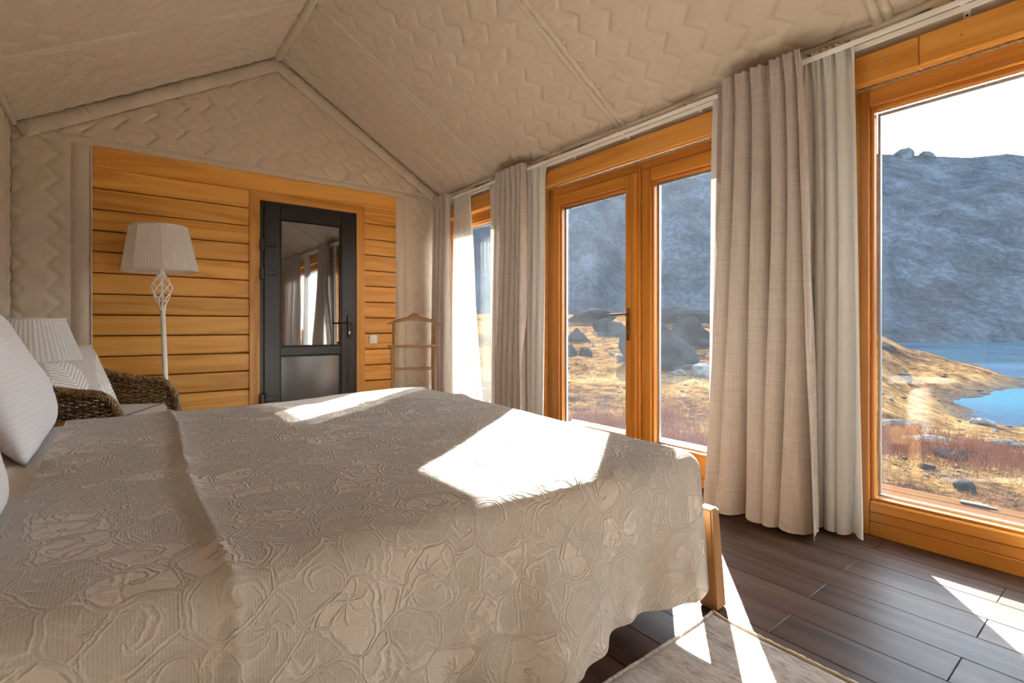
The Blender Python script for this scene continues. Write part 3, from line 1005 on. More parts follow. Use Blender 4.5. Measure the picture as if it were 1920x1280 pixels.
# door_2: glazed double door to the outside
d2 = bpy.data.objects.new('door_2', None); COL.objects.link(d2); d2['kind'] = 'structure'; d2['label'] = 'glazed larch double door looking out on the mountain'
bars('frame', d2, 1.514, 3.156, 0.0, 2.135, .05, .05, .058, .06, XR, 2.935)
for (ya, yb, hnd) in ((2.285, 3.104, True), (1.566, 2.20, False)):
    sash = bpy.data.objects.new('sash', None); COL.objects.link(sash); sash.parent = d2
    bars('sash_member', sash, ya, yb, .062, 2.075, .075, .075 if not hnd else .055, .085, .13, 2.835, 2.925)
    bars('glazing_bead', sash, ya + (.055 if hnd else .075), yb - .075, .192, 1.99, .016, .016, .016, .016, 2.852, 2.90, .003)
    y0 = ya + (.071 if hnd else .091); y1 = yb - .091
    pane(sash, y0, y1, .208, 1.974, 2.89, 'glass_hazy')
part('meeting_stile', MB().box(2.818, 2.935, 2.202, 2.283, .062, 2.10, .006), M['larch_z'], d2)
part('meeting_stile', MB().box(2.805, 2.818, 2.225, 2.262, .062, 2.06, .004), M['larch_z'], d2)
hd = part('door_handle', MB().box(2.826, 2.835, 2.298, 2.326, .90, 1.13, .003), M['bronze'], d2)
part('lever', MB().tube([(2.832, 2.312, 1.085), (2.785, 2.312, 1.085), (2.780, 2.325, 1.085), (2.780, 2.435, 1.085)], [.010, .010, .009, .008], 10), M['bronze'], hd, True)
part('lock_cylinder', MB().tube([(2.820, 2.312, .96), (2.830, 2.312, .96)], .009, 12), M['steel'], hd)
part('threshold', MB().box(2.936, 3.13, 1.514, 3.156, .135, .175, .006).box(3.10, 3.13, 1.514, 3.156, .175, .19, .003), M['white_alu'], d2)

# window_2: large fixed window on the right
w2 = bpy.data.objects.new('window_2', None); COL.objects.link(w2); w2['kind'] = 'structure'; w2['label'] = 'large fixed larch window looking out on the lake'
part('frame', MB().box(XR, 2.94, .866, .903, .0, 2.138, .004), M['larch_z'], w2)
part('frame', MB().box(XR, 2.94, -1.14, -1.09, .0, 2.138, .004), M['larch_z'], w2)
part('frame', MB().box(XR, 2.94, -1.089, .865, 2.055, 2.138, .004), M['larch_y'], w2)
part('frame', MB().box(XR, 2.94, -1.089, .865, .112, .165, .006), M['larch_y'], w2)
part('frame', MB().box(XR + .002, 2.94, -1.089, .865, .066, .1115, .003), M['larch_y'], w2)
part('frame', MB().box(XR, 2.94, -1.089, .865, 0, .0655, .003), M['larch_y'], w2)
bars('glazing_bead', w2, -1.09, .866, .165, 2.055, .016, .016, .022, .012, 2.862, 2.90, .003)
pane(w2, -1.074, .850, .177, 2.033, 2.905)
for k, (a, b) in enumerate(((2.945, 3.05), (3.054, 3.16), (3.164, 3.27))):
    part('sill_board', MB().box(a, b, -1.2, 1.05, .115, .15, .004), M['deckwood'], w2)

part('sill_stop', MB().box(3.19, 3.225, .50, .60, .151, .162, .003).box(3.20, 3.215, .47, .50, .151, .158, .002), M['black_alu'], w2)

# fill_window added behind the camera to let in fill daylight
w3 = bpy.data.objects.new('fill_window', None); COL.objects.link(w3); w3['kind'] = 'structure'; w3['label'] = 'unseen end window added behind the camera for fill daylight'
mb = MB()
for a in (WX0, (WX0 + WX1) / 2 - .04, WX1 - .08):
    part('frame', MB().box(a, a + .08, YF - .10, YF + .01, WZ0, WZ1, .004), M['larch_z'], w3)
for (za, zb) in ((WZ0, WZ0 + .08), (WZ1 - .08, WZ1)):
    part('frame', MB().box(WX0 + .081, WX1 - .081, YF - .10, YF + .008, za, zb, .004), M['larch_z'], w3)
part('glass_pane', MB().box(WX0 + .05, WX1 - .05, YF - .05, YF - .044, WZ0 + .05, WZ1 - .05), M['glass'], w3)

# ------------------------------------------------------------------ curtain rail
rail = thing('curtain_rail', 'double white curtain track running along the top of the window wall', 'curtain rail', (0, 0, 0))
RZ = 2.318
for x in (2.705, 2.772):
    mb = MB().box(x - .008, x + .008, -1.5, 4.80, RZ, RZ + .016, .002)
    mb.box(x - .008, x - .004, -1.5, 4.80, RZ - .005, RZ, .001).box(x + .004, x + .008, -1.5, 4.80, RZ - .005, RZ, .001)
    part('track', mb, M['white_metal'], rail)
for y in (4.09, 3.60, 2.84, 2.31, 1.75, 1.2, .508, -.3, -1.1):
    b = part('bracket', MB().box(2.70, XR + .004, y - .011, y + .011, RZ + .018, RZ + .022, .001).box(XR - .012, XR - .006, y - .012, y + .012, RZ - .055, RZ + .022, .001), M['white_metal'], rail)
    for z in (RZ - .042, RZ - .004):
        part('screw', MB().tube([(XR - .0135, y, z), (XR - .011, y, z)], .005, 8), M['hole'], b)
    part('spacer_block', MB().box(2.705, 2.755, y + .03, y + .09, RZ + .0185, RZ + .036, .002), M['spacer'], rail)


# ------------------------------------------------------------------ curtains
def curtain(name, label, cat, mat, x, yt, yb, folds, seed, at=.024, ab=.05, ztop=2.365, zbot=.012, flare=0.0, group=None, ny=None, heading=.10, sharp=1.0, xb=None):
    """yt, yb: (near, far) extents at heading and hem"""
    xb = x if xb is None else xb
    nt = ny or int(folds * 22)
    nz = 70
    t = np.linspace(0, 1, nt)[:, None] + np.zeros((1, nz))
    k = np.linspace(0, 1, nz)[None, :] ** 0.9 + np.zeros((nt, 1))      # 0 heading, 1 hem
    z = ztop + (zbot - ztop) * k
    y0 = yt[0] + (yb[0] - yt[0]) * k ** .8; y1 = yt[1] + (yb[1] - yt[1]) * k ** .8
    tw = t + 1.1 / folds * vn(t * folds * .7, k * .6 + seed, seed) + .06 / folds * vn(t * 9, k * 5, seed + 2)
    ph = 2 * PI * folds * tw + seed
    s = np.sin(ph)
    s = np.sign(s) * np.abs(s) ** (0.75 / sharp)
    amp = at + (ab - at) * sstep(.02, .8, k)
    amp = amp * (1 + .5 * vn(np.floor(t * folds), seed + k * .01, seed + 3))
    # pinch pleats in the heading
    hd = np.exp(-((z - ztop) / heading) ** 2)
    pin = hd * .014 * np.sin(3 * ph)
    X = x + (xb - x) * k + amp * s + pin - flare * k ** 3
    Y = y0 + (y1 - y0) * t + .45 * amp * np.cos(ph) * np.clip(np.sin(PI * t) * 3, 0, 1)
    Z = z + .006 * np.sin(ph * .5 + 1) * (k > .985) - .008 * hd * (1 + np.sin(ph)) * .5 + .008 * vn(t * 3, 0, seed + 8) * (k > .98)
    V = np.stack([X, Y, Z], -1)
    me = grid_mesh(name, V, True)
    o = obj(name, me, mat)
    tag(o, label, cat, group)
    return o


curtain('linen_curtain', 'narrow greige linen curtain hanging in the far corner by the valet stand', 'curtain', M['linen'], 2.655, (4.47, 4.80), (4.50, 4.84), 4.0, 3, at=.022, ab=.045)
curtain('sheer_curtain', 'bright white sheer curtain beside the linen curtain in the far corner', 'sheer curtain', M['sheer'], 2.744, (4.24, 4.50), (3.98, 4.55), 5, 5, at=.012, ab=.03)
curtain('sheer_curtain', 'thin white sheer strip left of the middle linen curtain', 'sheer curtain', M['sheer'], 2.744, (3.66, 3.86), (3.70, 3.86), 3, 9, at=.012, ab=.02)
curtain('linen_curtain', 'greige linen curtain between the far window and the glazed door', 'curtain', M['linen'], 2.655, (3.25, 3.645), (3.25, 3.665), 5, 11, at=.022, ab=.048)
curtain('sheer_curtain', 'white sheer curtain edging the left side of the glazed door', 'sheer curtain', M['sheer'], 2.744, (3.09, 3.34), (3.12, 3.36), 3.5, 13, at=.012, ab=.022)
curtain('sheer_curtain', 'sunlit white sheer strip at the right edge of the glazed door', 'sheer curtain', M['sheer'], 2.748, (1.44, 1.625), (1.48, 1.655), 2, 15, at=.008, ab=.014)
curtain('linen_curtain', 'widest greige linen curtain between glazed door and lake window', 'curtain', M['linen'], 2.655, (1.09, 1.525), (0.98, 1.565), 5.5, 17, at=.026, ab=.078, flare=.06)
curtain('sheer_curtain', 'translucent white sheer curtain edging the lake window', 'sheer curtain', M['sheer'], 2.744, (.895, 1.14), (.85, 1.10), 4.5, 21, at=.014, ab=.032)
curtain('linen_curtain', 'greige linen curtain at the near end of the lake window', 'curtain', M['linen'], 2.655, (-1.05, -.10), (-1.08, -.08), 9, 27, at=.022, ab=.05)
curtain('sheer_curtain', 'white sheer curtain at the near end of the lake window', 'sheer curtain', M['sheer'], 2.744, (-.12, .16), (-.14, .22), 5, 29, at=.014, ab=.03)

# ------------------------------------------------------------------ bed
bed = thing('bed', 'wide oak bed with splayed legs standing under the cream coverlet', 'bed', (0, 0, 0))
BY0, BY1, BX0, BX1 = .985, 2.90, -.50, 1.53


def leg_mesh(top, bot, wt, wb):
    v = []
    for (c, w, z) in ((bot, wb, 0.0), (top, wt, top[2])):
        for (sx, sy) in ((-1, -1), (1, -1), (1, 1), (-1, 1)):
            v.append((c[0] + sx * w[0] / 2, c[1] + sy * w[1] / 2, z))
    me = new_mesh('leg', v, [(3, 2, 1, 0), (4, 5, 6, 7), (0, 1, 5, 4), (1, 2, 6, 5), (2, 3, 7, 6), (3, 0, 4, 7)])
    bm = bmesh.new(); bm.from_mesh(me)
    bmesh.ops.bevel(bm, geom=bm.edges[:], offset=.006, segments=2, affect='EDGES')
    bm.to_mesh(me); bm.free()
    return me


for (ty, by) in ((1.005, .990), (2.885, 2.90)):
    obj('leg', leg_mesh((1.672, ty, .352), (1.680, by), (.052, .058), (.070, .066)), M['oak'], bed)
    obj('leg', leg_mesh((-.44, ty + .02, .34), (-.45, by + (.02 if by < 2 else -.02)), (.05, .05), (.06, .06)), M['oak'], bed)
part('foot_rail', MB().box(1.648, 1.692, 1.036, 2.856, .205, .325, .008), M['oak'], bed)
for y in (1.03, 2.83):
    part('side_rail', MB().box(-.5, 1.646, y, y + .03, .20, .31, .006), M['oak'], bed)
part('slat_base', MB().box(-.5, 1.60, 1.062, 2.826, .26, .29, .004), M['oak'], bed)
part('headboard', MB().box(-.572, -.52, .97, 2.92, .10, .95, .012), M['oak'], bed)
mm = MB().box(BX0, BX1 - .02, BY0 + .045, BY1 - .045, .292, .555, .05)
part('mattress', mm, M['mattress'], bed)


def bed_top(x, y):
    x = np.asarray(x, float); y = np.asarray(y, float)
    t = np.clip((y - 1.0) / 1.9, 0, 1)
    foot = sstep(.2, 1.5, x)
    z = .592 + foot * (.028 * t - .010 * (1 - t)) + .012 * fbm(x * 1.7 + 3, y * 1.7, 5, 2)
    return z


# white sheet at the head end
nx, ny = 60, 130
xx = np.linspace(-.505, .35, nx)[:, None] + np.zeros((1, ny)); tt = np.linspace(0, 1, ny)[None, :] + np.zeros((nx, 1))
L = tt * 2.36 - .22
yy = np.clip(L, 0, 1.92) + .985
ov = np.maximum(-L, 0) + np.maximum(L - 1.92, 0)
sgn = np.where(L < 0.5, -1, 1)
zz = bed_top(xx, yy) - .022 + .004 * fbm(xx * 9, yy * 3, 9, 3)
yy = yy + sgn * .035 * np.sin(np.minimum(ov / .035, PI / 2))
zz = zz - np.where(ov < .055, .035 * (1 - np.cos(np.minimum(ov / .035, PI / 2))), .035 + ov - .055)
sh = obj('bed_sheet', grid_mesh('bed_sheet', np.stack([xx, yy, zz], -1), True), M['sheet'])
tag(sh, 'smooth white bed sheet showing between pillows and coverlet', 'bed sheet')


# cream coverlet: flat top sheet plus a skirt hanging on three sides
def coverlet():
    x0, x1, y0, y1 = -.185, 1.50, 1.005, 2.885
    st = .0105
    nx = int((x1 - x0) / st); ny = int((y1 - y0) / st)
    X = np.linspace(x0, x1, nx + 1); Y = np.linspace(y0, y1, ny + 1)

    def topz(x, y):
        z = bed_top(x, y) + .006 * fbm(x * 4, y * 4, 21, 3)
        xr = .145 + .035 * (y - 1.0) / 1.9 + .012 * np.sin(y * 3.1)
        z = z + .010 * np.exp(-((x - xr) / .008) ** 2) + .006 * np.exp(-((x - xr) / .03) ** 2)
        # sunken line where two mattresses meet across the far foot corner
        q = (x - .9) * .25 + (y - 2.55)
        z = z + .010 * np.exp(-(q / .05) ** 2) * sstep(.5, .8, x)
        return z
    gx, gy = np.meshgrid(X, Y, indexing='ij')
    verts = np.stack([gx, gy, topz(gx, gy)], -1).reshape(-1, 3).tolist()
    uvs = np.stack([gx, gy], -1).reshape(-1, 2).tolist()
    faces = []
    W = ny + 1
    for i in range(nx):
        a = i * W
        faces.extend([(a + j, a + W + j, a + W + j + 1, a + j + 1) for j in range(ny)])
    # skirt columns: (base x, base y, dirx, diry, perimeter)
    cols = []
    p = 0
    for x in X: cols.append((x, y0, 0, -1, x - x0))
    p = x1 - x0
    NF = 26
    for i in range(1, NF):
        a = -PI / 2 + PI / 2 * i / NF
        cols.append((x1, y0, math.cos(a), math.sin(a), p + .10 * i / NF))
    p += .10
    for y in Y: cols.append((x1, y, 1, 0, p + y - y0))
    p += y1 - y0
    for i in range(1, NF):
        a = PI / 2 * i / NF
        cols.append((x1, y1, math.cos(a), math.sin(a), p + .10 * i / NF))
    p += .10
    for x in X[::-1]: cols.append((x, y1, 0, 1, p + x1 - x))
    C = np.array(cols)
    nc = len(cols)
    NL = 48
    r = .066
    P = C[:, 4]
    side = np.abs(C[:, 3]) ** 2                               # 1 on the long sides, 0 at the foot
    drop = .372 - .045 * (1 - side) + .02 * vn(P * 2.3, 0, 4) + .012 * np.sin(P * 9)
    drop = drop + .005 * np.exp(-((P - 1.69) / .08) ** 2)
    Ls = np.linspace(0, 1, NL + 1)
    arc = r * PI / 2
    n0 = len(verts)
    for k in range(1, NL + 1):
        L = Ls[k] * (arc + drop)
        ang = np.minimum(L / r, PI / 2)
        d2 = np.maximum(L - arc, 0)
        q = np.clip(d2 / .40, 0, 1.2)
        wave = 1.5 * (1 - 2.2 * np.abs(np.sin(P * 6.2 + .9 * np.sin(P * 3.3)))) + .35 * np.sin(P * 37 + 2) + 1.4 * vn(P * 7, q * .6, 77)
        fold = q ** 1.3 * .033 * wave * np.where((P > 1.62) & (P < 1.86), .35, 1.0) * (0.35 + .65 * sstep(.25, 1.0, P))
        fold = np.where(side < .5, fold * .35, fold)
        out = r * np.sin(ang) + .035 * q * side + .018 * q * (1 - side) + fold + .004 * vn(P * 12, L * 12, 31)
        vz = r * (1 - np.cos(ang)) + d2 * .995
        base = topz(C[:, 0], C[:, 1])
        ridge = .010 * np.exp(-((C[:, 0] - .15) / .010) ** 2) * (C[:, 3] < -.9)
        out = out + ridge * np.minimum(1, L / .05)
        vx = C[:, 0] + C[:, 2] * out; vy = C[:, 1] + C[:, 3] * out
        verts.extend(np.stack([vx, vy, base - vz], -1).tolist())
        uvs.extend(np.stack([C[:, 0] + C[:, 2] * L, C[:, 1] + C[:, 3] * L], -1).tolist())

    def top_index(c):
        i = int(round((c[0] - x0) / (x1 - x0) * nx)); j = int(round((c[1] - y0) / (y1 - y0) * ny))
        return i * W + j
    for i in range(nc - 1):
        a, b = top_index(cols[i]), top_index(cols[i + 1])
        c, d = n0 + i, n0 + i + 1
        faces.append((a, c, d, b) if a != b else (a, c, d))
        for k in range(NL - 1):
            q = n0 + k * nc + i
            faces.append((q, q + nc, q + nc + 1, q + 1))
    me = new_mesh('coverlet', verts, faces, True, np.array(uvs))
    return me


cv = obj('coverlet', coverlet(), M['coverlet'])
tag(cv, 'cream embossed coverlet with scrolling floral relief draped over the bed', 'coverlet')


def pillow_mesh(name, w, h, th, n=44, seed=0, motif=False, sag=.0):
    u = np.linspace(-1, 1, n)
    U, V_ = np.meshgrid(u, u, indexing='ij')
    # outline slightly drawn in between the corners
    ox = U * (1 - .055 * (1 - U ** 2 * 0 - V_ ** 2) * np.abs(U) ** 3) * w / 2
    oz = V_ * (1 - .055 * (1 - U ** 2) * np.abs(V_) ** 3) * h / 2
    t = (np.clip(1 - np.abs(U) ** 2.6, 0, 1) ** .55) * (np.clip(1 - np.abs(V_) ** 2.6, 0, 1) ** .55)
    t = t * th / 2
    wr = .010 * fbm(U * 3, V_ * 3, seed, 3) * np.clip(t / th * 3, 0, 1)
    F = np.stack([t + wr, ox, oz], -1); Bk = np.stack([-t + wr, ox, oz], -1)
    mb = MB()
    fv = F.reshape(-1, 3).tolist(); bv = Bk.reshape(-1, 3).tolist()
    verts = fv + bv
    N2 = n * n
    faces = []
    for i in range(n - 1):
        for j in range(n - 1):
            a = i * n + j
            faces.append((a, a + n, a + n + 1, a + 1))
            faces.append((N2 + a, N2 + a + 1, N2 + a + n + 1, N2 + a + n))
    attr = None
    if motif:
        mo = np.zeros((n, n))

        def frond(cx, cz, ang, ln, seed2):
            nonlocal mo
            ca, sa = math.cos(ang), math.sin(ang)
            dx = (ox - cx) * ca + (oz - cz) * sa          # along the stem
            dz = -(ox - cx) * sa + (oz - cz) * ca
            dz = dz - .10 * dx * dx / ln
            k = dx / ln
            mo = np.maximum(mo, ((np.abs(dz) < .003) & (k > 0) & (k < 1)).astype(float))
            lw = .25 * ln * np.clip(np.sin(PI * np.clip(k, 0, 1) ** .7), 0, 1)
            lane = dx - .8 * np.abs(dz)
            on = np.abs(np.mod(lane / (ln / 15), 1) - .5) < .30
            mo = np.maximum(mo, (on & (np.abs(dz) < lw) & (k > 0.02) & (k < 1)).astype(float))
        frond(-.03, -.17, math.radians(105), .36, 1)
        frond(.15, -.20, math.radians(75), .36, 2)
        frond(-.18, -.15, math.radians(120), .30, 3)
        frond(.02, -.25, math.radians(40), .25, 4)
        attr = {'motif': np.concatenate([mo.ravel(), mo.ravel()])}
    me = new_mesh(name, verts, faces, True, None, attr)
    bm = bmesh.new(); bm.from_mesh(me)
    bmesh.ops.remove_doubles(bm, verts=bm.verts, dist=.0004)
    bmesh.ops.recalc_face_normals(bm, faces=bm.faces)
    bm.to_mesh(me); bm.free()
    for pl in me.polygons: pl.use_smooth = True
    return me


def place_pillow(name, me, mat, loc, lean, rotz, label, cat, group=None, roll=0.0):
    o = obj(name, me, mat)
    o.location = loc
    o.rotation_euler = (Matrix.Rotation(rotz, 3, 'Z') @ Matrix.Rotation(lean, 3, 'Y') @ Matrix.Rotation(roll, 3, 'X')).to_euler()
    tag(o, label, cat, group)
    return o


pm = pillow_mesh('pillow', .80, .58, .20, seed=3)
place_pillow('bed_pillow', pm, M['pillow'], (-.345, 2.52, .835), math.radians(-24), 0, 'plump white bed pillow leaning at the far side, nearest the armchair', 'pillow', 'white bed pillows')
pm2 = pillow_mesh('pillow', .80, .56, .20, seed=8)
place_pillow('bed_pillow', pm2, M['pillow'], (-.345, 1.36, .81), math.radians(-26), 0, 'white bed pillow at the near side, cut off by the left picture edge', 'pillow', 'white bed pillows')

# ------------------------------------------------------------------ nightstand and table lamp
ns = thing('nightstand', 'small oak nightstand behind the bed under the pleated table lamp', 'nightstand', (-.345, 3.20, 0))
part('body', MB().box(-.21, .21, -.17, .17, .16, .50, .006), M['oak'], ns)
part('top', MB().box(-.225, .225, -.185, .185, .50, .525, .005), M['oak'], ns)
dr = part('drawer', MB().box(.21, .222, -.155, .155, .30, .485, .004), M['oak'], ns)
part('knob', MB().lathe([(.006, 0), (.012, .006), (.012, .014), (.005, .018)], 12, (0, 0, 0)), M['bronze'], dr).matrix_local = Matrix.Translation((.222, 0, .39)) @ Matrix.Rotation(PI / 2, 4, 'Y')
for sx in (-1, 1):
    for sy in (-1, 1):
        part('leg', MB().box(sx * .18 - .018, sx * .18 + .018, sy * .14 - .018, sy * .14 + .018, 0, .16, .004), M['oak'], ns)


def pleat_shade(rb, rt, h, n_pl, amp, res=6, poly=0, tilt=0, nz=8):
    n = n_pl * res
    a = np.linspace(0, 2 * PI, n, endpoint=False)[:, None] + np.zeros((1, nz))
    k = np.linspace(0, 1, nz)[None, :] + np.zeros((n, 1))
    r = rb + (rt - rb) * k
    if poly:
        seg = 2 * PI / poly
        am = np.mod(a, seg) - seg / 2
        flat = math.cos(seg / 2) / np.cos(am)
        r = r * (.35 + .65 * flat)
    r = r + amp * np.abs(np.sin(a * n_pl / 2 + .3 * vn(a * 9, 0, 2)))
    V = np.stack([r * np.cos(a), r * np.sin(a), h * k], -1)
    mb = MB().grid(V, wrap_u=True)
    return mb


def ring(r, z, t, n=48, poly=0):
    pts = []
    for i in range(n):
        a = 2 * PI * i / n
        rr = r
        if poly:
            seg = 2 * PI / poly
            am = (a % seg) - seg / 2
            rr = r * (.35 + .65 * math.cos(seg / 2) / math.cos(am))
        pts.append((rr * math.cos(a), rr * math.sin(a), z))
    return MB().tube(pts, t, 6, closed=True)


tl = thing('table_lamp', 'table lamp with wide white pleated shade on the nightstand by the armchair', 'lamp', (-.340, 3.21, .525))
part('base', MB().lathe([(.075, 0), (.078, .012), (.05, .022), (.022, .04), (.030, .08), (.055, .14), (.058, .18), (.04, .23), (.016, .27), (.012, .33), (.012, .36)], 28), M['white_metal'], tl, True)
shd = part('lamp_shade', pleat_shade(.196, .130, .190, 60, .004), M['shade2'], tl, True)
shd.location = (0, 0, .318)
for (r, z) in ((.199, 0.0), (.133, .190)):
    part('shade_trim', ring(r, z, .005), M['shade2'], shd, True)
for i in range(8):
    a = 2 * PI * i / 8
    part('shade_rib', MB().tube([(.195 * math.cos(a), .195 * math.sin(a), 0), (.129 * math.cos(a), .129 * math.sin(a), .19)], .0015, 5), M['white_metal'], shd)
part('bulb', MB().lathe([(.012, .36), (.014, .375), (.028, .40), (.032, .43), (.022, .455), (.004, .465)], 16), M['white_plastic'], tl, True)

# ------------------------------------------------------------------ floor lamp
flp = thing('floor_lamp', 'tall white floor lamp with pleated shade and twisted wire cage stem', 'lamp', (.290, 4.58, 0))
flp.rotation_euler = (0, math.radians(-2.0), 0)
part('base', MB().lathe([(.135, 0), (.14, .008), (.135, .018), (.05, .03), (.02, .05), (.014, .07)], 36), M['white_metal'], flp, True)
part('pole', MB().tube([(0, 0, .06), (0, 0, 1.125)], .0165, 14).tube([(0, 0, 1.12), (0, 0, 1.135)], .023, 14), M['white_metal'], flp, True)
for i in range(6):
    pts = []
    for j in range(25):
        t = j / 24
        r = .014 + .050 * math.sin(PI * t ** 1.35) ** 1.1
        a = 2 * PI * (i / 6 + .55 * t)
        pts.append((r * math.cos(a), r * math.sin(a), 1.13 + .268 * t))
    part('cage_rod', MB().tube(pts, .0052, 6), M['white_metal'], flp, True)
part('cage_core', MB().tube([(0, 0, 1.125), (0, 0, 1.40)], .007, 8), M['white_metal'], flp, True)
part('socket', MB().lathe([(.022, 1.392), (.022, 1.405), (.013, 1.412), (.015, 1.43), (.035, 1.44), (.05, 1.452), (.02, 1.456), (.016, 1.52)], 20), M['white_metal'], flp, True)
part('bulb', MB().lathe([(.014, 1.52), (.03, 1.55), (.03, 1.58), (.012, 1.605)], 16), M['white_plastic'], flp, True)
shd = part('lamp_shade', pleat_shade(.238, .178, .325, 88, .0022, poly=8), M['shade'], flp, True)
shd.location = (0, 0, 1.415)
for (r, z) in ((.240, 0.0), (.180, .325)):
    part('shade_trim', ring(r, z, .006, 64, 8), M['shade'], shd, True)
for i in range(8):
    a = 2 * PI * i / 8
    part('shade_rib', MB().tube([(.2395 * math.cos(a), .2395 * math.sin(a), 0), (.1795 * math.cos(a), .1795 * math.sin(a), .325)], .0035, 5), M['shade'], shd)
part('shade_spider', MB().tube([(-.235, 0, .01), (.235, 0, .01)], .002, 5).tube([(0, -.235, .01), (0, .235, .01)], .002, 5), M['white_metal'], shd)

# ------------------------------------------------------------------ wicker armchair
CHA = math.radians(-24)
ch = thing('wicker_armchair', 'brown woven wicker armchair with curved arms beside the floor lamp', 'armchair', (-.150, 3.93, 0), CHA)
HW, XF, XBK = .355, .315, -.33


def shell_path(n):
    """plan curve of the shell: near arm front, round the back, far arm front; returns points and outward normals"""
    pts = []
    for i in range(n):
        t = i / (n - 1)
        pts.append(t)
    out = []
    R = .26
    straight = XF - (XBK + R)
    segs = [straight, R * PI / 2, 2 * (HW - R), R * PI / 2, straight]
    Lt = sum(segs)
    for t in pts:
        s = t * Lt
        if s < segs[0]:
            p = (XF - s, -HW); nr = (0, -1)
        elif s < segs[0] + segs[1]:
            a = (s - segs[0]) / R
            p = (XBK + R - R * math.sin(a), -HW + R - R * math.cos(a)); nr = (-math.sin(a), -math.cos(a))
        elif s < sum(segs[:3]):
            q = s - segs[0] - segs[1]
            p = (XBK, -HW + R + q); nr = (-1, 0)
        elif s < sum(segs[:4]):
            a = (s - sum(segs[:3])) / R
            p = (XBK + R - R * math.cos(a), HW - R + R * math.sin(a)); nr = (-math.cos(a), math.sin(a))
        else:
            q = s - sum(segs[:4])
            p = (XBK + R + q, HW); nr = (0, 1)
        out.append((p, nr, s))
    return out, Lt


def rim_z(s, Lt):
    d = min(s, Lt - s)                       # distance from the arm front
    if d < .10:
        return .555 + .085 * math.sin(PI / 2 * d / .10)
    k = (d - .10) / (Lt / 2 - .10)
    return .64 + .17 * (3 * k * k - 2 * k ** 3)


NS = 46
PTS, LT = shell_path(NS * 4 + 1)
mb = MB()
for i in range(0, NS * 4 + 1, 4):
    (p, nr, s) = PTS[i]
    zt = rim_z(s, LT)
    pts = []
    for j in range(6):
        z = .07 + (zt - .07) * j / 5
        o = .03 * (z / .8)
        pts.append((p[0] + nr[0] * o, p[1] + nr[1] * o, z))
    mb.tube(pts, .005, 5, caps=False)
part('stakes', mb, M['wicker_dark'], ch, True)
mb = MB()
rows = int((.80 - .07) / .0105)
for rw in range(rows):
    z = .075 + rw * .0105
    run = []
    for i, (p, nr, s) in enumerate(PTS):
        ok = rim_z(s, LT) - .012 > z
        if ok:
            o = .03 * (z / .8) + .0075 * math.cos(PI * i / 4 + PI * (rw % 2))
            jz = .0022 * math.sin(i * .7 + rw * 2.1)
            run.append((p[0] + nr[0] * o, p[1] + nr[1] * o, z + jz))
        if (not ok or i == len(PTS) - 1) and run:
            if len(run) > 3:
                mb.tube(run, .0062, 5, caps=False)
            run = []
wk = part('weave', mb, M['wicker'], ch, True)
# woven skirt under the seat front
mb = MB()
for rw in range(24):
    z = .075 + rw * .0125
    pts = [(XF - .005 + .006 * math.cos(PI * i / 2 + PI * (rw % 2)), -HW + 2 * HW * i / 40, z) for i in range(41)]
    mb.tube(pts, .0056, 4, caps=False)
part('front_weave', mb, M['wicker'], ch, True)
part('seat_deck', MB().box(XBK + .04, XF - .02, -HW + .015, HW - .015, .385, .405, .004), M['wicker_dark'], ch)
# braided rim
rim = []
for zz_ in np.linspace(.06, .50, 12):
    rim.append((XF + .022, -HW - .02, zz_))
for (p, nr, s) in PTS[2:-2:2]:
    d = min(s, LT - s)
    zt = rim_z(s, LT)
    o = .03 * (zt / .8)
    fx = .022 * max(0, 1 - d / .06)
    rim.append((p[0] + nr[0] * o + fx, p[1] + nr[1] * o, zt))
for zz_ in np.linspace(.50, .06, 12):
    rim.append((XF + .022, HW + .02, zz_))


def braid(path, r, pitch, strands, rs, n=5):
    P = [Vector(p) for p in path]
    # smooth the path a little
    for _ in range(2):
        P = [P[0]] + [(P[i - 1] + 2 * P[i] + P[i + 1]) / 4 for i in range(1, len(P) - 1)] + [P[-1]]
    D = [0]
    for i in range(1, len(P)): D.append(D[-1] + (P[i] - P[i - 1]).length)
    m = int(D[-1] / (pitch / 9))
    dist = np.linspace(0, D[-1], m)
    Q = np.stack([np.interp(dist, D, [q[k] for q in P]) for k in range(3)], -1)
    mb = MB()
    T = np.gradient(Q, axis=0); T /= np.linalg.norm(T, axis=1)[:, None]
    u = np.array([0.0, 0, 1.0]) if abs(T[0][2]) < .9 else np.array([1.0, 0, 0])
    Us = []
    for t in T:
        u = u - t * u.dot(t); u /= np.linalg.norm(u); Us.append(u.copy())
    Us = np.array(Us); Ws = np.cross(T, Us)
    for s in range(strands):
        a = 2 * PI * (dist / pitch + s / strands)
        pts = Q + (Us * np.cos(a)[:, None] + Ws * np.sin(a)[:, None]) * r
        mb.tube([tuple(q) for q in pts], rs, n, caps=False)
    return mb


part('braided_rim', braid(rim, .017, .16, 8, .0085), M['wicker_rim'], ch, True)
for sx in (-1, 1):
    for sy in (-1, 1):
        x = .26 if sx > 0 else -.22
        part('leg', MB().tube([(x, sy * .29, .0), (x, sy * .29, .36)], .018, 10), M['wicker_dark'], ch, True)
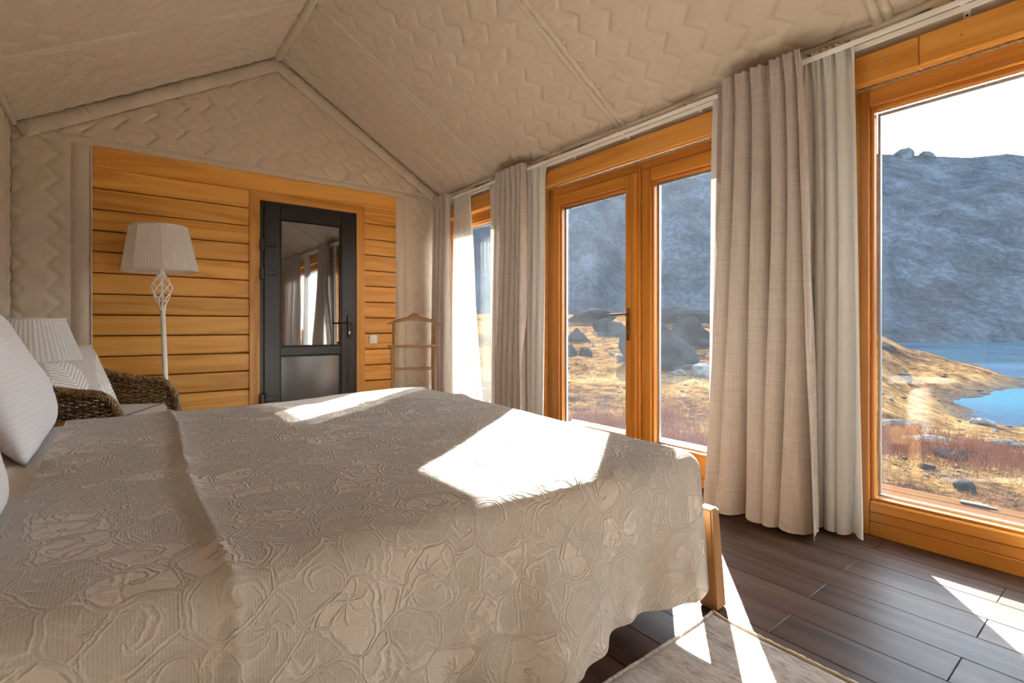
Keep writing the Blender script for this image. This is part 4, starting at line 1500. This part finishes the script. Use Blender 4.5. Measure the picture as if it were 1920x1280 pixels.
# seat cushion (loose)
cm = MB().box(XBK + .075, XF - .012, -HW + .035, HW - .035, .406, .490, .022)
sc_ = obj('seat_cushion', cm.mesh('seat_cushion'), M['seatpad'])
sc_.location = ch.location; sc_.rotation_euler = ch.rotation_euler
tag(sc_, 'flat mauve grey seat cushion lying in the wicker armchair', 'cushion')
part('piping', MB().tube([(XF - .034, -HW + .057, .4902), (XF - .034, HW - .057, .4902)], .0028, 6).tube([(XF - .012, -HW + .05, .430), (XF - .012, HW - .05, .430)], .0022, 6), M['cord'], sc_, True)
tp = pillow_mesh('pillow', .50, .48, .16, n=150, seed=12, motif=True)
_c = Matrix.Rotation(CHA, 3, 'Z')
_o = _c @ Vector((-.13, .06, 0))
place_pillow('throw_pillow', tp, M['fern'], (ch.location.x + _o.x, ch.location.y + _o.y, .688), math.radians(-30), CHA - math.radians(18), 'pale square throw pillow with white fern fronds in the wicker armchair', 'pillow', roll=math.radians(-4))

# ------------------------------------------------------------------ valet stand
vs = thing('valet_stand', 'slim reddish beech valet stand with hanger bar by the corner curtain', 'valet stand', (2.165, 4.27, 0), math.radians(-30))
prof = [(-.245, 1.030), (-.225, 1.036), (-.17, 1.066), (-.10, 1.082), (-.062, 1.092), (-.028, 1.122), (0, 1.130), (.028, 1.122), (.062, 1.092), (.10, 1.082), (.17, 1.066), (.225, 1.036), (.245, 1.030)]
low = [(-.24, 1.018), (-.20, 1.026), (-.14, 1.040), (-.07, 1.052), (0, 1.054), (.07, 1.052), (.14, 1.040), (.20, 1.026), (.24, 1.018)]
ol = prof + low[::-1]
n = len(ol)
v = [(x, -.012 + .05 * x * x * -4, z) for x, z in ol] + [(x, .014 + .05 * x * x * -4, z) for x, z in ol]
# strips between the upper and lower outline so that the hanger face stays clean
xs = np.linspace(-.245, .245, 41)
up = np.interp(xs, [p[0] for p in prof], [p[1] for p in prof]); lo = np.interp(xs, [p[0] for p in low], [p[1] for p in low])
bow = -.20 * xs ** 2
V = np.stack([np.stack([xs, bow - .013, lo], -1), np.stack([xs, bow - .016, (lo + up) / 2], -1), np.stack([xs, bow - .011, up], -1), np.stack([xs, bow + .011, up], -1), np.stack([xs, bow + .014, (lo + up) / 2], -1), np.stack([xs, bow + .013, lo], -1), np.stack([xs, bow - .013, lo], -1)], 1)
mb = MB().grid(V)
mb.add(V[0, :6].tolist(), [(0, 1, 2, 3, 4, 5)]); mb.add(V[-1, :6].tolist(), [(5, 4, 3, 2, 1, 0)])
part('hanger', mb, M['valet'], vs)
for sx in (-1, 1):
    part('rear_post', MB().box(sx * .19 - .013, sx * .19 + .013, -.011, .011, .06, 1.046, .004), M['valet'], vs)
    part('front_post', MB().box(sx * .185 - .013, sx * .185 + .013, -.181, -.159, .06, .815, .004), M['valet'], vs)
    part('foot', MB().box(sx * .187 - .015, sx * .187 + .015, -.24, .08, 0, .06, .008), M['valet'], vs)
part('trouser_bar', MB().box(-.225, .225, -.186, -.154, .812, .836, .006), M['valet'], vs)
part('lower_bar', MB().box(-.172, .172, -.180, -.160, .612, .636, .005), M['valet'], vs)
part('shelf_rail', MB().box(-.177, .177, -.008, .008, .33, .36, .004), M['valet'], vs)

# ------------------------------------------------------------------ rug
def rug():
    x0, x1, y0, y1 = -.75, 1.612, -.95, .952
    nx, ny = 150, 130
    X = np.linspace(x0, x1, nx)[:, None] + np.zeros((1, ny)); Y = np.linspace(y0, y1, ny)[None, :] + np.zeros((nx, 1))
    ex = np.minimum(X - x0, x1 - X); ey = np.minimum(Y - y0, y1 - Y)
    z = .011 + .0015 * fbm(X * 14, Y * 14, 2, 3) + .004 * np.exp(-ex / .04) * (vn(Y * 5, 0, 3) + .5) - .009 * np.exp(-np.minimum(ex, ey) / .004)
    z = z + .010 * np.exp(-np.hypot(x1 - X, y1 - Y) / .06)
    X = X + .003 * vn(Y * 18, 1, 4) * (ex < .001); Y = Y + .003 * vn(X * 18, 1, 5) * (ey < .001)
    top = np.stack([X, Y, z], -1)
    o = obj('rug', grid_mesh('rug', top, True), M['rug'])
    tag(o, 'worn beige rug on the dark plank floor beside the bed', 'rug')
    ys = np.linspace(y0, y1, 240)
    part('binding', MB().tube([(x1 + .003 * float(vn(y * 30, 2, 6)), y, .008 + .004 * float(vn(y * 9, 3, 6)) + .010 * math.exp(-(y1 - y) / .06)) for y in ys], [.0065 + .003 * float(vn(y * 120, 4, 6)) for y in ys], 6), M['rug_edge'], o, True)
    xs = np.linspace(x0, x1, 200)
    part('binding', MB().tube([(x, y1, .007 + .010 * math.exp(-(x1 - x) / .06)) for x in xs], [.006 + .002 * float(vn(x * 120, 4, 6)) for x in xs], 6), M['rug'], o, True)


rug()

# ------------------------------------------------------------------ outside: ground, lake, mountain
FD = np.array([math.sin(YAW), math.cos(YAW)]); RD = np.array([math.cos(YAW), -math.sin(YAW)])
UK = np.array([0.0, .45, .62, .72, .80, .90, 1.0, 1.2])
DK = np.array([3, 6, 9, 12, 15, 20, 27, 33, 40, 48, 60, 80, 110, 150, 230.])
ZL_ = [-.7, -.7, -.7, -.66, -.6, -.25, .25, .75, 1.15, 1.6, 2.3, 2.9, 3.1, 3.0, 2.0]
ZT = np.array([
    ZL_, ZL_,
    [-.7, -.7, -.72, -.85, -1.0, -1.1, -1.0, -.6, -.1, .5, 1.2, 1.0, -1.5, -5, -7],
    [-.7, -.7, -.75, -.95, -1.2, -1.65, -2.1, -2.1, -1.7, -.9, .10, -1.0, -4.8, -6, -8],
    [-.7, -.7, -.80, -1.15, -1.6, -2.3, -3.1, -3.4, -3.0, -2.1, -1.75, -4.2, -6, -7, -8],
    [-.7, -.72, -.85, -1.4, -2.0, -3.0, -3.98, -4.1, -3.55, -2.55, -3.4, -5.2, -6, -7, -8],
    [-.7, -.72, -.90, -1.6, -2.3, -3.3, -4.25, -4.6, -4.05, -3.8, -5.0, -6, -6, -7, -8],
    [-.7, -.72, -.95, -1.7, -2.5, -3.5, -4.5, -5.2, -5.4, -5.4, -6, -6, -6, -7, -8]])


def ground_z(u, D):
    """height of the land at lateral slope u and depth D (both measured from the room's look-out direction)"""
    u = np.clip(np.asarray(u, float), UK[0], UK[-1]); D = np.clip(np.asarray(D, float), DK[0], DK[-1])
    ui = np.clip(np.searchsorted(UK, u, side='right') - 1, 0, len(UK) - 2)
    di = np.clip(np.searchsorted(DK, D, side='right') - 1, 0, len(DK) - 2)
    fu = (u - UK[ui]) / (UK[ui + 1] - UK[ui]); fd = (D - DK[di]) / (DK[di + 1] - DK[di])
    fu = fu * fu * (3 - 2 * fu) * .5 + fu * .5
    return (ZT[ui, di] * (1 - fd) + ZT[ui, di + 1] * fd) * (1 - fu) + (ZT[ui + 1, di] * (1 - fd) + ZT[ui + 1, di + 1] * fd) * fu


def land(az, rho):
    """world x, y, z for azimuth (from the look-out direction, to the right) and distance"""
    az = np.asarray(az, float); rho = np.asarray(rho, float)
    ca = np.clip(np.cos(az), .55, 1)
    D = rho * ca
    u = np.tan(np.clip(az, -.9, 1.0))
    back = sstep(1.5, 2.2, np.abs(az))
    z = ground_z(u, D) * (1 - back) + back * (-.7 + .6 * fbm(az * 3, rho * .05, 8, 2))
    x = rho * (np.cos(az) * FD[0] + np.sin(az) * RD[0]); y = rho * (np.cos(az) * FD[1] + np.sin(az) * RD[1])
    far = np.clip((rho - 4) / 10, 0, 1)
    z = z + far * .34 * fbm(x * .22, y * .22, 40, 4) + .05 * np.clip(rho / 6 - .5, 0, 1) * fbm(x * 1.7, y * 1.7, 41, 3)
    return x, y, z


azs = np.concatenate([np.linspace(-PI, -.22, 60)[:-1], np.linspace(-.22, .95, 330), np.linspace(.95, PI, 60)[1:]])
rhos = np.concatenate([[.3, 1.5, 2.6], np.geomspace(3.4, 250, 210)])
AZ, RH = np.meshgrid(azs, rhos, indexing='ij')
gx, gy, gz = land(AZ, RH)
gz = np.where(RH < 3.3, -.72, gz)
ground = struct('ground', grid_mesh('ground', np.stack([gx, gy, gz], -1), True, flip=True), M['ground'], 'dry tundra hillside with straw grass and stones outside the windows')


def world_pt(u, D, z):
    p = FD * D + RD * (u * D)
    return (p[0], p[1], z)


lk = MB()
az = np.linspace(.35, 1.75, 40)
V = np.stack([np.stack([np.array([FD[0] * math.cos(a) * r + RD[0] * math.sin(a) * r, FD[1] * math.cos(a) * r + RD[1] * math.sin(a) * r, -4.0]) for r in (16, 30, 60, 120, 200, 420)], 0) for a in az], 0)
lake = struct('lake', grid_mesh('lake', V, False, flip=True), M['lake'], 'blue mountain lake beyond the headland')

azm = np.linspace(-1.25, 1.55, 420)
tm = np.linspace(0, 1, 90)
A2, T2 = np.meshgrid(azm, tm, indexing='ij')
um = np.tan(np.clip(A2, -.9, 1.1))
vr = np.interp(um, [-1.0, -.2, .1, .27, .45, .60, .70, .76, .83, .90, .98, 1.06, 1.5, 2.0], [.30, .40, .41, .40, .385, .365, .342, .340, .338, .334, .342, .332, .34, .30])
ca = np.clip(np.cos(A2), .42, 1)
Dm = 156 + 190 * T2
prof_m = T2 ** 1.02
ridge_z = 1 + vr * (156 + 190)
zm = -5.5 + (ridge_z + 5.5) * prof_m
nzs = 16 * fbm(A2 * 9, T2 * 3.0, 60, 6) * np.sin(PI * np.clip(T2, 0, 1)) + 1.2 * fbm(A2 * 60, T2 * 22, 62, 4) * np.clip(T2 * 6, 0, 1) * np.clip((1 - T2) * 6 + .2, 0, 1)
zm = zm + nzs
Rm = Dm / ca
mx = Rm * (np.cos(A2) * FD[0] + np.sin(A2) * RD[0]); my = Rm * (np.cos(A2) * FD[1] + np.sin(A2) * RD[1])
mountain = struct('mountain', grid_mesh('mountain', np.stack([mx, my, zm], -1), True, flip=True), M['mountain'], 'shaded mountain slope, coloured haze blue, rising behind the lake')


def rock_mesh(seed, flat=1.0, sub=3, sharp=.35):
    bm = bmesh.new()
    bmesh.ops.create_icosphere(bm, subdivisions=sub, radius=1.0)
    rs = np.random.RandomState(seed)
    P = np.array([v.co for v in bm.verts])
    P /= np.linalg.norm(P, axis=1)[:, None]
    r = np.ones(len(P))
    for _ in range(16):
        q = rs.normal(size=3); q /= np.linalg.norm(q); d = rs.uniform(.5, .92)
        c = P @ q
        r = np.where(c > .05, np.minimum(r, d / np.maximum(c, .05)), r)
    Q = P * r[:, None]
    Q = Q + P * (sharp * .3 * fbm(Q[:, 0] * 2.2 + seed, Q[:, 1] * 2.2 + Q[:, 2] * 1.7, seed, 4))[:, None]
    Q[:, 2] *= flat
    for v, q in zip(bm.verts, Q): v.co = q
    me = bpy.data.meshes.new('boulder')
    bm.to_mesh(me); bm.free()
    return me


DSC = np.geomspace(3.6, 140, 700)


def ground_hit(px, py):
    """where the sight line through this point of the view meets the land (else the crest below it)"""
    u = (px - 960) / FPX; v = (HOR - py) / FPX
    x, y, z = land(np.full(DSC.shape, math.atan(u)), DSC * math.hypot(1, u))
    hit = np.nonzero(CH + v * DSC <= z)[0]
    k = hit[0] if len(hit) else int(np.argmax((z - CH) / DSC - (DSC > 75)))
    return float(DSC[k]), (float(x[k]), float(y[k]), float(z[k]))


ROCKS = [  # px, base py, width px, height px, material, label
    (1108, 606, 120, 30, 'rock_dark', 'long dark outcrop on the skyline behind the left door pane'),
    (1140, 622, 62, 30, 'rock_dark', 'broad slab boulder just left of the glazed door handle'),
    (1152, 632, 66, 32, 'rock_dark', 'dark boulder below the slab by the glazed door handle'),
    (1082, 640, 54, 28, 'rock_dark', 'low dark boulder at the left edge of the left door pane'),
    (1068, 668, 44, 30, 'rock_dark', 'grey boulder lowest at the left edge of the left door pane'),
    (1098, 668, 26, 24, 'rock_dark', 'small upright stone in the left door pane'),
    (1166, 678, 24, 16, 'rock_light', 'small pale stone next to the door stile'),
    (1242, 696, 150, 112, 'rock_dark', 'largest dark boulder in the right door pane'),
    (1298, 650, 96, 62, 'rock_dark', 'dark boulder behind the largest one in the right door pane'),
    (1275, 604, 170, 40, 'rock_dark', 'rocky outcrop on the skyline behind the right door pane'),
    (1320, 655, 34, 24, 'rock_dark', 'rounded grey boulder beside the white sheer strip'),
    (1276, 704, 30, 15, 'rock_light', 'small pale block in front of the largest boulder'),
    (1330, 708, 66, 30, 'rock_light', 'wide pale slab low in the right door pane'),
    (1815, 862, 84, 16, 'rock_dark', 'flat dark stone in the middle of the lake window'),
    (1775, 838, 110, 16, 'rock_light', 'long pale stone slab in the grass of the lake window'),
    (1855, 800, 44, 16, 'rock_light', 'pale stone at the brow of the bank above the inlet'),
    (1815, 922, 40, 20, 'rock_dark', 'rounded stone just beyond the outer sill'),
    (1700, 712, 34, 16, 'rock_dark', 'dark stone on the slope left of the headland'),
    (1672, 660, 30, 14, 'rock_dark', 'small dark rock high on the headland slope'),
    (1742, 882, 34, 14, 'rock_dark', 'small grey stone in the left part of the lake window'),
    (1905, 842, 60, 18, 'rock_light', 'pale ledge at the right picture edge in the lake window'),
    (1690, 800, 60, 14, 'rock_light', 'grey stone ledge behind the sheer curtain edge'),
]
for i, (px, py, w, h, mt, lb) in enumerate(ROCKS):
    D, p = ground_hit(px, py)
    sx = w * D / FPX / 2; sz = h * D / FPX
    me = rock_mesh(100 + i)
    o = obj('boulder', me, M[mt])
    o.location = (p[0] + FD[0] * sx * .6, p[1] + FD[1] * sx * .6, p[2] + sz * .18)
    o.scale = (sx * 1.12, sx * .9, sz * .82)
    o.rotation_euler = (0, 0, -YAW)
    tag(o, lb, 'boulder')
small = [rock_mesh(200 + i, .65, 2) for i in range(5)]
rs = np.random.RandomState(5)
SLB = {1: 'one of many loose stones scattered over the tundra behind the glazed door', 0: 'one of many loose stones scattered over the ground in the lake window'}
cnt = 0
for i in range(150):
    if i % 2: px = rs.uniform(1062, 1345); py = rs.uniform(628, 760)
    else: px = rs.uniform(1635, 1915); py = 690 + 215 * rs.uniform() ** .8
    D, p = ground_hit(px, py)
    if p[2] < -3.95 or D > 55: continue
    w = rs.uniform(5, 15) * D / FPX / 2
    o = obj('loose_stone', small[i % 5], M['rock_light' if rs.uniform() < .5 else 'rock_dark'])
    o.location = (p[0], p[1], p[2] + w * .15)
    o.scale = (w * rs.uniform(.8, 1.4), w, w * rs.uniform(.45, .8))
    o.rotation_euler = (0, 0, rs.uniform(0, 6))
    tag(o, SLB[i % 2], 'stone', 'loose stones behind the glazed door' if i % 2 else 'loose stones in the lake window')
# rock stacks on the ridge
for (px, w, h, sd, lb) in ((1694, 30, 13, 301, 'left and taller rock stack on the mountain ridge'), (1738, 30, 11, 302, 'right and wider rock stack on the mountain ridge')):
    u = (px - 960) / FPX
    D = 345.0
    vv = float(np.interp(u, [.70, .76, .83, .90], [.342, .340, .338, .334]))
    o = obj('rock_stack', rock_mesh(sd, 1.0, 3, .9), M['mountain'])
    pz = 1 + vv * D
    wp = world_pt(u, D, pz)
    o.location = (wp[0], wp[1], pz - h * D / FPX * .25)
    o.scale = (w * D / FPX * .58, 7, h * D / FPX * 1.5)
    o.rotation_euler = (0, 0, -YAW)
    tag(o, lb, 'rock')


def blades(name, az, rho, hmin, hmax, w, mat, label, cat, lean=.5, seed=1):
    rs = np.random.RandomState(seed + 50)
    n = len(az)
    x, y, z = land(az, rho)
    h = rs.uniform(hmin, hmax, n); a = rs.uniform(0, 2 * PI, n); l = rs.uniform(0, lean, n) * h; b = rs.uniform(0, 2 * PI, n)
    c, s = np.cos(a) * w / 2, np.sin(a) * w / 2
    V = np.stack([np.stack([x - c, y - s, z - .02], -1), np.stack([x + c, y + s, z - .02], -1), np.stack([x + np.cos(b) * l, y + np.sin(b) * l, z + h], -1)], 1)
    V = V[z > -3.9]
    F = np.arange(len(V) * 3).reshape(-1, 3)
    o = obj(name, new_mesh(name, V.reshape(-1, 3).tolist(), F.tolist()), mat)
    o['kind'] = 'stuff'; o['label'] = label; o['category'] = cat
    return o


rs = np.random.RandomState(3)
CL = np.array([(math.atan((p - 960) / FPX), d) for p, d in ((1090, 8.2), (1130, 8.6), (1160, 8.0), (1240, 7.4), (1280, 7.6), (1320, 7.2), (1235, 9.6), (1660, 9.2), (1700, 10), (1800, 9.6), (1880, 9.4))])
k = rs.randint(len(CL), size=16000)
blades('dwarf_shrubs', CL[k, 0] + rs.normal(size=16000) * .028, CL[k, 1] * np.exp(rs.normal(size=16000) * .06), .06, .20, .012, M['shrub'], 'rusty dwarf shrubs growing low outside the glazed door', 'shrub', .8, 3)
blades('straw_grass', rs.uniform(.02, .85, 26000), 4.6 * np.exp(rs.uniform(0, 1.5, 26000)), .02, .075, .010, M['grass'], 'short straw coloured grass on the tundra ground', 'grass', 1.2, 4)
